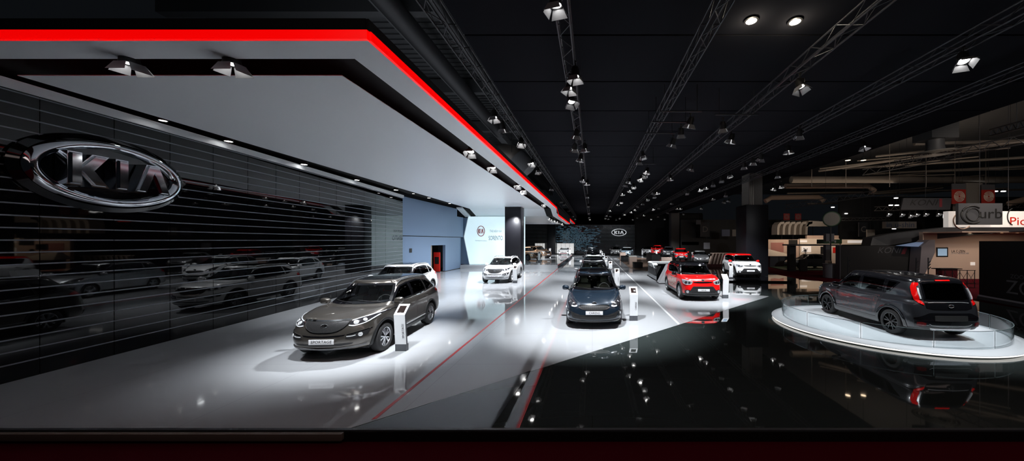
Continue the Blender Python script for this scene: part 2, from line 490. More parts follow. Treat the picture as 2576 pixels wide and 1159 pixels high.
def make_model(key, P):
    parts = []           # name, mesh, parent index, location, rotation
    def part(name, mb, parent=None, loc=(0, 0, 0), rot=(0, 0, 0)):
        me = mb if not isinstance(mb, MB) else mb.mesh(name + '_' + key)
        parts.append((name, me, parent, loc, rot)); return len(parts) - 1
    vs, fs = car_shell(P)
    sk = Skin(vs, fs)
    me = cut_arches(vs, fs, P, PB)
    # window openings
    wins = [('side', [Vector(q) for q in lo] + [Vector(q) for q in reversed(up)]) for lo, up in P['side_glass']]
    fro = ('front', [Vector(q) for q in mirror_pts(P['ws'][0])] + [Vector(q) for q in reversed(mirror_pts(P['ws'][1]))])
    rea = ('rear', [Vector(q) for q in mirror_pts(P['rw'][0])] + [Vector(q) for q in reversed(mirror_pts(P['rw'][1]))])
    bm = bmesh.new(); bm.from_mesh(me)
    dead = []
    zmin = min(q.y for q in wins[0][1]) - .12
    for f in bm.faces:
        c = f.calc_center_median()
        if c.z < .7: continue
        n = f.normal
        for d, poly in wins + [fro, rea]:
            if d == 'side' and abs(n.x) < .5: continue
            if d == 'front' and (n.y > -.25 or abs(n.x) > .8 or c.y > 0): continue
            if d == 'rear' and (n.y < .25 or c.y < 0): continue
            pr = [(v.co.y, v.co.z) if d == 'side' else (v.co.x, v.co.z) for v in f.verts]
            if all(inpoly(q, poly) and min(seg_dist(Vector(q), poly[i - 1], poly[i]) for i in range(len(poly))) > .008 for q in pr):
                dead.append(f); break
    bmesh.ops.delete(bm, geom=dead, context='FACES')
    for f in bm.faces: f.smooth = True
    for e in bm.edges:
        if len(e.link_faces) == 2 and (e.calc_face_angle(0) > .9 or e.link_faces[0].material_index != e.link_faces[1].material_index): e.smooth = False
    if P.get('two_tone'):
        me.materials.append(RB); me.materials.append(M['gloss_black'])
        for f in bm.faces:
            c = f.calc_center_median()
            if f.material_index: continue
            rz = interp(P['roof'], c.y) - .115
            if c.z < .345: f.material_index = 1
            elif c.z > rz: f.material_index = 2
            elif c.z > interp(P['belt'], c.y) + .035 and c.y < -.40 and c.z > 1.05: f.material_index = 3
    bm.to_mesh(me); bm.free(); me.name = 'body_' + key
    body = part('body', me)
    w = P['W'] / 2; L = P['L']; yF = -L / 2; yR = L / 2
    # roof panel
    if P.get('roof_panel'):
        mb = MB(); lo, up = P['roof_panel']
        sk.patch(mb, mirror_pts(lo), mirror_pts(up), RB, 30, 20, 'top', .005)
        part('roof_panel', mb)
    # glass
    mb = MB(); sk.patch(mb, mirror_pts(P['ws'][0]), mirror_pts(P['ws'][1]), M[P.get('wsg', 'glass_clear')], 24, 12, 'front', .004, .0)
    g = part('windshield', mb)
    mb = MB(); frit(sk, mb, mirror_pts(P['ws'][0]), mirror_pts(P['ws'][1]), .045, M['gloss_black'], 'front'); part('windshield_seal', mb, g)
    mb = MB(); sk.patch(mb, mirror_pts(P['rw'][0]), mirror_pts(P['rw'][1]), M['glass_dark'], 24, 10, 'rear', .004, .0)
    g = part('rear_window', mb)
    mb = MB(); frit(sk, mb, mirror_pts(P['rw'][0]), mirror_pts(P['rw'][1]), .04, M['gloss_black'], 'rear'); part('window_seal', mb, g)
    for s in (1, -1):
        for k, (lo, up) in enumerate(P['side_glass']):
            mb = MB(); sk.patch(mb, lo, up, M['glass_tint' if k == 0 else 'glass_dark'], 16, 8, 'side', .004, .0, s)
            g = part('side_window', mb)
            mb = MB(); frit(sk, mb, lo, up, .034, M['gloss_black'], 'side', s); part('window_seal', mb, g)
        if P.get('pillar'):
            for lo, up in P['pillar']:
                mb = MB(); sk.patch(mb, lo, up, M['gloss_black'], 4, 8, 'side', .003, .01, s); part('door_pillar', mb)
        if P.get('belt_chrome'):
            mb = MB(); sk.strip(mb, P['belt_chrome'], .018, M['chrome'], 'side', .01, s, 40); part('window_molding', mb)
        # door gaps
        mb = MB()
        for pth in P['gaps']: sk.strip(mb, pth, .007, M['ink_black'], 'side', .0015, s, 24, smooth=True)
        part('door_gap', mb)
        for (hy, hz) in P['handles']:
            mb = MB(); p, n = sk.hit(hy, hz, 'side', s)
            mb.rbox(p.x - .03, p.x + .03, hy - .09, hy + .09, hz - .013, hz + .013, .01, PB)
            part('door_handle', mb)
        # cladding around the wheel openings
        for y in P['axles']:
            r0 = P['arch'] - .004; r1 = r0 + P.get('clad', .07)
            a0, a1 = math.radians(-12), math.radians(192)
            lo = [(y + r0 * math.cos(a0 + (a1 - a0) * k / 30), P['R'] + .01 + r0 * math.sin(a0 + (a1 - a0) * k / 30)) for k in range(31)]
            up = [(y + r1 * math.cos(a0 + (a1 - a0) * k / 30), P['R'] + .01 + r1 * math.sin(a0 + (a1 - a0) * k / 30)) for k in range(31)]
            lo = [q for q in lo]; mb = MB()
            sk.patch(mb, lo, up, AB if P.get('clad_mat', 1) else PB, 40, 3, 'side', .012, .03, s, False, .006)
            part('arch_trim', mb)
        mb = MB(); ya, yb = P['axles'][0] + P['arch'] + .02, P['axles'][1] - P['arch'] - .02
        sk.patch(mb, [(ya, .235), (yb, .235)], [(ya, .235 + P.get('sill', .12)), (yb, .235 + P.get('sill', .12))], AB, 30, 3, 'side', .014, .03, s, False, .006)
        part('side_sill', mb)
        if P.get('sill_chrome'):
            mb = MB(); sk.strip(mb, [(ya, .40), (yb, .42)], .022, M['silver_plastic'], 'side', .02, s, 30); part('sill_molding', mb)
        # roof rail
        if P.get('rail'):
            x, y0, y1 = P['rail']; mb = MB(); pts = []
            for k in range(21):
                t = k / 20; y = lerp(y0, y1, t); p, n = sk.hit(x, y, 'top', s)
                pts.append((p.x, y, p.z + .045 * min(1, min(t, 1 - t) * 9) - .004))
            mb.tube(pts, .016, M['chrome'] if P.get('rail_chrome', 1) else M['black_plastic'], 8); part('roof_rail', mb)
        # mirror
        my, mz = P['mirror']; p, n = sk.hit(my + .06, mz - .02, 'side', s)
        e = (p.x if s > 0 else -p.x)
        mb = MB(); bmm = bmesh.new(); bmesh.ops.create_uvsphere(bmm, u_segments=20, v_segments=12, radius=1)
        for v in bmm.verts:
            x, y, z = v.co
            sg = lambda a, q: math.copysign(abs(a) ** q, a)
            v.co = Vector((sg(x, .8) * .115, sg(y, .7) * .075, sg(z, .75) * .08 * (1 + .15 * x)))
            if v.co.y > .03: v.co.y = .03
        bmm.verts.ensure_lookup_table()
        vv = [((e + .15 + v.co.x) * s, my + v.co.y, mz + .03 + v.co.z) for v in bmm.verts]
        mb.add(vv, [[v.index for v in f.verts] for f in bmm.faces], MB_, True); bmm.free()
        mb.tube([((e - .04) * s, my + .03, mz - .04), ((e + .07) * s, my + .01, mz - .025)], [.035, .03], M['black_plastic'], 10)
        mi = part('wing_mirror', mb)
        mb = MB(); mb.box((e + .06) * s, (e + .24) * s, my + .031, my + .034, mz - .02, mz + .085, M['mirror_face']); part('mirror_glass', mb, mi)
    # shut line of the bonnet
    for s in (1, -1):
        mb = MB(); sk.strip(mb, P['hood_gap'], .007, M['ink_black'], 'top', .0015, s, 24, True)
        part('bonnet_gap', mb)
    if P.get('hood_front'):
        mb = MB(); sk.strip(mb, mirror_pts(P['hood_front']), .008, M['ink_black'], 'front', .0015, 1, 40); part('bonnet_gap', mb)
    # front details given as patches: name, halves, material, direction, offset, both sides
    for e in P['deco']:
        name, lo, up, mm, d, off, mode = e[:7]
        kids = e[7] if len(e) > 7 else []
        sm = e[8] if len(e) > 8 else False
        res = []
        for s in ((1, -1) if mode == 'pair' else (1,)):
            mb = MB()
            if mode == 'mid': sk.patch(mb, mirror_pts(lo), mirror_pts(up), mm, 32, 6, d, off, .02)
            else: sk.patch(mb, lo, up, mm, 16, 6, d, off, .02, s, sm)
            ix = part(name, mb)
            for kk in kids:
                mb = MB(); kind = kk[0]
                if kind == 'lens':
                    _, kn, cx_, cz_, r_, km = kk
                    p, n = sk.hit(cx_, cz_, d, s)
                    q = n.to_track_quat('Z', 'Y').to_matrix().to_4x4(); q.translation = p + n * (off - .004)
                    mb.lathe([(r_, 0), (r_, .012), (r_ * .85, .015), (r_ * .75, .006), (r_ * .35, .016), (0, .018)], km, 20, q)
                    part(kn, mb, ix)
                elif kind == 'strip':
                    _, kn, pts, wd, km = kk
                    sk.strip(mb, pts, wd, km, d, off + .005, s, 24, True); part(kn, mb, ix)
                elif kind == 'midstrip':
                    _, kn, pts, wd, km = kk
                    sk.strip(mb, mirror_pts(pts), wd, km, d, off + .006, 1, 48, True); part(kn, mb, ix)
                elif kind == 'mesh':
                    _, kn, lo2, up2, km, nx, nz = kk
                    A = sample(mirror_pts(lo2), nx); B = sample(mirror_pts(up2), nx)
                    for i in range(nx):
                        for zz in (0, 1):
                            a = A[i] if zz else B[i]; b = B[min(i + 3, nx)] if zz else A[min(i + 3, nx)]
                            sk.strip(mb, [tuple(a), tuple(b)], .005, km, d, off + .003 + .001 * zz, 1, 4)
                    part(kn, mb, ix)
                elif kind == 'bars':
                    _, kn, lo2, up2, km, nx = kk
                    A = sample(mirror_pts(lo2), nx); B = sample(mirror_pts(up2), nx)
                    for i in range(nx + 1): sk.strip(mb, [tuple(A[i]), tuple(B[i])], .006, km, d, off + .004, 1, 3)
                    part(kn, mb, ix)
    # number plate with lettering
    for (py, pz, d, word) in P['plates']:
        p, n = sk.hit(0, pz, d, 1); sgn = -1 if d == 'front' else 1
        mb = MB(); mb.rbox(-.26, .26, -.008, .008, -.055, .055, .005, M['plate_white'])
        ry = p.y + sgn * .022
        ix = part('number_plate', mb, None, (0, ry, pz), (0, 0, 0 if sgn < 0 else PI))
        if word:
            tm = text_mesh(word, .085, M['ink_black'], .001, sx=1.05, shear=.1, name='plate_lettering_' + key)
            part('lettering', tm, ix, (0, -.009, 0))
    # badge
    for (pz, d) in P['badges']:
        p, n = sk.hit(0, pz, d, 1); sgn = -1 if d == 'front' else 1
        ry = p.y + sgn * .03
        mb = MB(); N = 28
        ring = [(.068 * math.cos(2 * PI * k / N), 0, .036 * math.sin(2 * PI * k / N)) for k in range(N + 1)]
        mb.tube(ring, .007, M['rim_silver'], 6, False)
        mb.lathe([(0, 0), (1, 0)], M['gloss_black'], 24, Matrix.Diagonal((.066, 1, .034, 1)) @ Matrix.Rotation(PI / 2, 4, 'X'))
        ix = part('badge', mb, None, (0, ry, pz), (0, 0, 0 if sgn < 0 else PI))
        mb = MB(); kia_letters(mb, .085, .034, M['rim_silver'], .004); part('lettering', mb, ix, (0, -.006, 0))
    # wipers
    for (x0, x1) in ((-.1, -.62), (.55, -.02)):
        pts = []; mb = MB()
        for k in range(9):
            t = k / 8; x = lerp(x0, x1, t); z = P['wiper_z'] + .05 * t
            p, n = sk.hit(x, z, 'front', 1); pts.append(p + n * .022)
        mb.tube(pts, .007, M['black_plastic'], 6)
        part('wiper', mb)
    # wheels
    ty, ri, br = wheel_meshes(P['R'], P['rimR'], P.get('tw', .225), P.get('spokes', 5), IB, key, P.get('twin', True))
    for y in P['axles']:
        for s in (1, -1):
            loc = (s * (w - .125), y, P['R'])
            ix = part('wheel', ty, None, loc, (random.choice((0, PI / 2, PI)), 0, 0) if s > 0 else (random.choice((0, PI / 2, PI)), 0, PI))
            part('wheel_rim', ri, ix); part('brake_disc', br, ix)
    # cabin
    if P.get('cabin', True):
        fy = P['cab'][0]; zb = P['cab'][1]
        mb = MB(); mb.rbox(-w + .14, w - .14, fy + .02, fy + .55, .45, zb - .02, .06, M['seat_dark']); part('dashboard', mb)
        mb = MB(); mb.box(-w + .12, w - .12, fy + .3, yR - .25, .38, .46, M['seat_dark']); part('cabin_floor', mb)
        mb = MB(); c = Vector((.36, fy + .62, zb + .0)); rg = []
        for k in range(25):
            a = 2 * PI * k / 24; rg.append(c + Vector((.19 * math.cos(a), .07 * math.sin(a), .18 * math.sin(a))))
        mb.tube(rg, .014, M['seat_dark'], 8, False); mb.tube([c + Vector((-.18, 0, 0)), c + Vector((.18, 0, 0))], .014, M['seat_dark'])
        mb.tube([c, c + Vector((0, -.15, -.12))], .03, M['seat_dark']); part('steering_wheel', mb)
        sm = M[P.get('seatm', 'seat_dark')]
        for (sx, sy, sw) in ((.37, fy + 1.15, .25), (-.37, fy + 1.15, .25), (.4, fy + 2.05, .28), (-.4, fy + 2.05, .28)):
            mb = MB(); R_ = Matrix.Translation((sx, sy, .5)) @ Matrix.Rotation(-.25, 4, 'X')
            mb.rbox(sx - sw, sx + sw, sy - .5, sy + .05, .42, .60, .05, sm)
            mb.rbox(-sw, sw, 0, .13, .02, .60, .05, sm, R_)
            mb.rbox(-.13, .13, .02, .11, .64, .82, .035, sm, R_)
            part('seat', mb)
        mb = MB(); mb.rbox(-.12, .12, fy + .72, fy + .74, P['zt'] - .14, P['zt'] - .08, .008, M['gloss_black']); part('rear_view_mirror', mb)
    # underside
    mb = MB(); mb.box(-w + .2, w - .2, yF + .45, yR - .45, .19, .3, M['black_plastic'])
    for y in P['axles']: mb.tube([(-w + .2, y, P['R']), (w - .2, y, P['R'])], .04, M['black_plastic'])
    part('underbody', mb)
    return dict(parts=parts, key=key, P=P)

def kia_letters(mb, wd, ht, m, dep):
    "K, I and a crossbarless A, centred, upright, facing -y"
    K = [(0, 0), (.29, 0), (.29, .30), (.50, 0), (.86, 0), (.54, .50), (.86, 1), (.50, 1), (.29, .70), (.29, 1), (0, 1)]
    I = [(0, 0), (.30, 0), (.30, 1), (0, 1)]
    A = [(0, 0), (.31, 0), (.49, .56), (.67, 0), (.98, 0), (.66, 1), (.32, 1)]
    tot = .86 + .30 + .98 + .30; x = -tot / 2
    out = []
    for L_, ww in ((K, .86), (I, .30), (A, .98)):
        poly = [((x + a) * wd / tot, (b - .5) * ht) for a, b in L_]
        n = len(poly)
        vs = [(a, 0, b) for a, b in poly] + [(a, -dep, b) for a, b in poly]
        fs = [tuple(range(n)), tuple(range(2 * n - 1, n - 1, -1))] + [(i, (i + 1) % n, n + (i + 1) % n, n + i) for i in range(n)]
        if mb is not None: mb.add(vs, fs, m)
        out.append((vs, fs)); x += ww + .15
    return out

FAR_SKIP = {'cabin_floor', 'dashboard', 'seat', 'steering_wheel', 'rear_view_mirror', 'door_gap', 'bonnet_gap', 'door_handle', 'wiper',
            'underbody', 'brake_disc', 'mirror_glass', 'lettering', 'window_molding', 'sill_molding', 'grille_mesh', 'window_seal', 'windshield_seal', 'door_pillar'}
def place_car(model, name, loc, yaw, label, paint, roof=None, rim='rim_silver', mirror=None, accent='black_plastic', art=None, far=0, skip=(), group=None):
    root = empty(name, loc, yaw); tag(root, label, 'car', group)
    rep = {'paint_base': M[paint], 'roof_base': M[roof or 'gloss_black'], 'rim_base': M[rim], 'mirror_base': M[mirror or paint],
           'accent_base': M[accent], 'door_art_base': M[art or paint]}
    made = {}
    for i, (nm, me, par, lc, rt) in enumerate(model['parts']):
        if far and nm in FAR_SKIP: continue
        if nm in skip or (par is not None and par not in made): continue
        o = bpy.data.objects.new(nm, me); COL.objects.link(o)
        o.parent = made[par] if par is not None else root
        o.location = lc; o.rotation_euler = rt
        for k, sl in enumerate(o.material_slots):
            if sl.material and sl.material.name in rep:
                mm = rep[sl.material.name]; sl.link = 'OBJECT'; sl.material = mm
        made[i] = o
    return root

# ---- mid-size sport utility
GRL = M['gloss_black']
SUV = dict(L=4.44, W=1.855, R=.345, rimR=.225, axles=(-1.40, 1.24), arch=.405, clad=.06,
    levels=[(.25, .24, .30, .17, .22, .16), (.27, .26, .34, .05, .07, .05), (.42, .40, .46, .01, .005, .0), (.58, .58, .6, 0, 0, .0),
            (.74, .75, .76, .004, .05, .02), (.86, .92, .94, .02, .12, .05), (.93, 1.02, 1.05, .055, .20, .09)],
    rF=(.46, .66), rR=(.28, .30), bF=.20, bR=.08, crown=.05, cowlu=.30,
    belt=[(-1.4, 1.05), (-.6, 1.03), (1.0, 1.09), (2.1, 1.16)],
    roof=[(-.75, 1.50), (-.2, 1.62), (.4, 1.64), (1.2, 1.62), (2.1, 1.55)],
    gh=dict(w=.80, yF=-1.18, yR=2.02, yFt=-.42, yRt=1.72, wr=.62, rF=(.13, .22), rR=(.16, .22), bF=.2, bR=.1),
    ws=([(0, 1.09), (.5, 1.09), (.73, 1.11)], [(0, 1.52), (.4, 1.515), (.58, 1.50)]),
    rw=([(0, 1.13), (.45, 1.13), (.64, 1.17)], [(0, 1.47), (.35, 1.465), (.52, 1.43)]),
    side_glass=[([(-.80, 1.09), (-.20, 1.08), (.20, 1.085)], [(-.78, 1.11), (-.30, 1.44), (.15, 1.50)]),
                ([(.26, 1.09), (.7, 1.11), (1.10, 1.135)], [(.25, 1.50), (.7, 1.51), (1.02, 1.47)]),
                ([(1.17, 1.14), (1.3, 1.16), (1.55, 1.25)], [(1.10, 1.46), (1.25, 1.43), (1.52, 1.30)])],
    pillar=[([(.16, 1.09), (.29, 1.09)], [(.12, 1.50), (.28, 1.50)])],
    belt_chrome=[(-.85, 1.065), (-.2, 1.055), (.6, 1.07), (1.15, 1.105), (1.6, 1.22)],
    gaps=[[(-.88, 1.02), (-.90, .8), (-.86, .5), (-.80, .38)], [(.22, 1.05), (.24, .8), (.22, .38)], [(1.15, 1.08), (1.02, .85), (.88, .70), (.80, .38)], [(-.8, .37), (.8, .37)],
          [(-.83, .50), (0, .47), (.84, .55)]],
    handles=[(-.02, .92), (.92, .97)], sill=.13, sill_chrome=1,
    rail=(.62, -.35, 1.55), mirror=(-.80, 1.10),
    hood_gap=[(.50, -2.0), (.66, -1.7), (.73, -1.35), (.72, -1.12)], hood_front=None, wiper_z=1.10, cab=(-1.05, 1.03), zt=1.5, seatm='seat_dark',
    roof_panel=([(0, -.28), (.3, -.27), (.52, -.2)], [(0, 1.5), (.3, 1.49), (.5, 1.42)]),
    plates=[(0, .475, 'front', 'SPORTAGE')], badges=[(.81, 'front')],
    deco=[('grille', [(0, .655), (.20, .665), (.34, .71), (.44, .80)], [(0, .885), (.25, .89), (.38, .895), (.48, .895)], M['ink_black'], 'front', .006, 'mid',
           [('mesh', 'grille_mesh', [(0, .67), (.20, .68), (.34, .725), (.43, .81)], [(0, .87), (.25, .875), (.37, .88), (.46, .88)], M['grille_grey'], 46, 1),
            ('midstrip', 'grille_frame', [(0, .655), (.20, .665), (.34, .71), (.445, .80), (.485, .885)], .014, M['chrome']),
            ('midstrip', 'grille_frame', [(0, .895), (.25, .90), (.38, .905), (.49, .905)], .030, M['chrome'])]),
          ('headlight', [(.47, .79), (.60, .775), (.76, .82), (.88, .95)], [(.50, .895), (.64, .935), (.78, .97), (.89, .985)], M['lamp_dark'], 'front', .008, 'pair',
           [('lens', 'lamp', .60, .85, .052, M['lamp_white']), ('lens', 'lamp', .72, .88, .044, M['lamp_white']),
            ('strip', 'lamp_trim', [(.48, .797), (.60, .787), (.76, .833), (.87, .945)], .022, M['lamp_white']),
            ('strip', 'lamp_trim', [(.51, .888), (.64, .925), (.78, .958), (.87, .975)], .016, M['lamp_white'])]),
          ('air_intake', [(0, .565), (.3, .57), (.42, .585)], [(0, .592), (.3, .60), (.45, .61)], M['gloss_black'], 'front', .004, 'mid'),
          ('fog_lamp', [(.46, .53), (.62, .515), (.80, .57)], [(.48, .60), (.66, .64), (.83, .68)], M['black_plastic'], 'front', .008, 'pair',
           [('lens', 'lamp', .71, .59, .045, M['lamp_white']), ('strip', 'lamp_trim', [(.48, .57), (.58, .575), (.64, .59)], .02, M['lamp_white']), ('strip', 'lamp_trim', [(.48, .605), (.66, .647), (.84, .688)], .016, M['chrome'])]),
          ('air_intake', [(0, .36), (.35, .365), (.58, .40)], [(0, .415), (.35, .42), (.60, .43)], M['black_plastic'], 'front', .004, 'mid'),
          ('skid_plate', [(0, .285), (.35, .29), (.74, .34)], [(0, .32), (.35, .325), (.78, .37)], M['lip_grey'], 'front', .02, 'mid'),
          ('tail_lamp', [(.52, .97), (.65, .96), (.78, .97)], [(.52, 1.08), (.64, 1.11), (.74, 1.13)], M['tail_red'], 'rear', .012, 'pair'),
          ('tail_lamp', [(1.78, .99), (1.95, .98), (2.12, .97)], [(1.74, 1.06), (1.9, 1.12), (2.08, 1.12)], M['tail_red'], 'side', .012, 'pair'),
          ('rear_bumper', [(0, .34), (.5, .34), (.8, .38)], [(0, .5), (.5, .5), (.84, .52)], M['black_plastic'], 'rear', .012, 'mid')])

# ---- one-box people carrier
MPV = dict(L=4.525, W=1.805, R=.33, rimR=.215, axles=(-1.34, 1.41), arch=.375, clad=.03, clad_mat=0,
    levels=[(.19, .20, .28, .16, .22, .16), (.21, .22, .32, .05, .07, .05), (.34, .38, .44, .008, .0, .0), (.50, .56, .6, 0, .005, .0),
            (.66, .74, .76, .004, .05, .02), (.77, .90, .94, .02, .13, .05), (.83, 1.00, 1.04, .06, .22, .09)],
    rF=(.42, .55), rR=(.28, .30), bF=.20, bR=.08, crown=.07, cowlu=.26,
    belt=[(-1.6, 1.03), (-.9, 1.02), (1.0, 1.05), (2.1, 1.12)],
    roof=[(-.7, 1.47), (-.15, 1.59), (.5, 1.615), (1.3, 1.60), (2.1, 1.53)],
    gh=dict(w=.79, yF=-1.38, yR=2.10, yFt=-.42, yRt=1.80, wr=.62, rF=(.12, .25), rR=(.16, .22), bF=.24, bR=.08),
    ws=([(0, 1.06), (.5, 1.06), (.73, 1.08)], [(0, 1.50), (.4, 1.495), (.60, 1.48)]),
    rw=([(0, 1.10), (.45, 1.10), (.66, 1.13)], [(0, 1.46), (.35, 1.455), (.55, 1.43)]),
    side_glass=[([(-.95, 1.06), (-.35, 1.06), (.15, 1.065)], [(-.92, 1.08), (-.35, 1.43), (.12, 1.49)]),
                ([(.21, 1.07), (.7, 1.08), (1.10, 1.09)], [(.20, 1.49), (.7, 1.50), (1.06, 1.48)]),
                ([(1.16, 1.095), (1.5, 1.11), (1.80, 1.18)], [(1.12, 1.47), (1.4, 1.45), (1.72, 1.38)])],
    pillar=[([(.12, 1.07), (.24, 1.07)], [(.09, 1.49), (.23, 1.49)])],
    belt_chrome=[(-1.0, 1.035), (-.2, 1.035), (.6, 1.05), (1.3, 1.08), (1.8, 1.15)],
    gaps=[[(-.92, 1.0), (-.95, .8), (-.90, .5), (-.82, .30)], [(.18, 1.03), (.20, .8), (.18, .30)], [(1.18, 1.06), (1.12, .85), (.96, .70), (.86, .30)], [(-.82, .30), (.86, .30)]],
    handles=[(-.05, .88), (.90, .91)], sill=.08,
    rail=(.64, -.4, 1.6), mirror=(-.92, 1.07),
    hood_gap=[(.42, -2.12), (.60, -1.9), (.70, -1.6), (.72, -1.3)], wiper_z=1.07, cab=(-1.05, 1.0), zt=1.48, seatm='seat_light',
    roof_panel=([(0, -.35), (.3, -.34), (.57, -.27)], [(0, 1.7), (.3, 1.69), (.55, 1.62)]),
    plates=[(0, .515, 'front', 'CARENS')], badges=[(.79, 'front')],
    deco=[('grille', [(0, .595), (.20, .60), (.36, .625), (.46, .675)], [(0, .72), (.25, .725), (.38, .715), (.46, .69)], M['ink_black'], 'front', .006, 'mid',
           [('bars', 'grille_mesh', [(0, .605), (.20, .61), (.35, .635), (.44, .675)], [(0, .71), (.25, .715), (.37, .705), (.44, .69)], M['grille_grey'], 30),
            ('midstrip', 'grille_frame', [(0, .590), (.20, .594), (.37, .62), (.475, .68)], .020, M['rim_silver']),
            ('midstrip', 'grille_frame', [(0, .727), (.25, .732), (.39, .722), (.475, .685)], .014, M['chrome'])]),
          ('headlight', [(.50, .70), (.60, .665), (.72, .68), (.84, .76)], [(.55, .78), (.64, .85), (.74, .93), (.84, .98)], M['lamp_dark'], 'front', .008, 'pair',
           [('lens', 'lamp', .645, .765, .036, M['rim_silver']), ('lens', 'lamp', .745, .80, .040, M['rim_silver']),
            ('strip', 'lamp_trim', [(.52, .712), (.60, .690), (.69, .700)], .040, M['lamp_white']),
            ('strip', 'lamp_trim', [(.57, .772), (.66, .84), (.74, .90)], .006, M['rim_silver'])]),
          ('air_intake', [(0, .305), (.40, .31), (.66, .36)], [(0, .44), (.40, .44), (.735, .55)], M['ink_black'], 'front', .004, 'mid',
           [('midstrip', 'intake_bar', [(0, .37), (.35, .375), (.60, .41)], .008, M['black_plastic']), ('midstrip', 'intake_bar', [(0, .41), (.35, .415), (.62, .45)], .008, M['black_plastic'])]),
          ('fog_lamp', [(.745, .39), (.80, .40), (.85, .43)], [(.745, .54), (.80, .56), (.85, .57)], M['black_plastic'], 'front', .008, 'pair',
           [('lens', 'lamp', .795, .475, .038, M['lamp_white']), ('strip', 'lamp_trim', [(.75, .535), (.80, .555), (.845, .565)], .012, M['chrome'])]),
          ('splitter', [(0, .235), (.4, .24), (.78, .27)], [(0, .268), (.4, .273), (.80, .31)], M['black_plastic'], 'front', .018, 'mid'),
          ('tail_lamp', [(.60, .92), (.7, .91), (.86, .93)], [(.60, 1.05), (.7, 1.08), (.82, 1.15)], M['tail_red'], 'rear', .012, 'pair'),
          ('rear_bumper', [(0, .30), (.5, .30), (.8, .34)], [(0, .42), (.5, .42), (.84, .44)], M['black_plastic'], 'rear', .012, 'mid')])

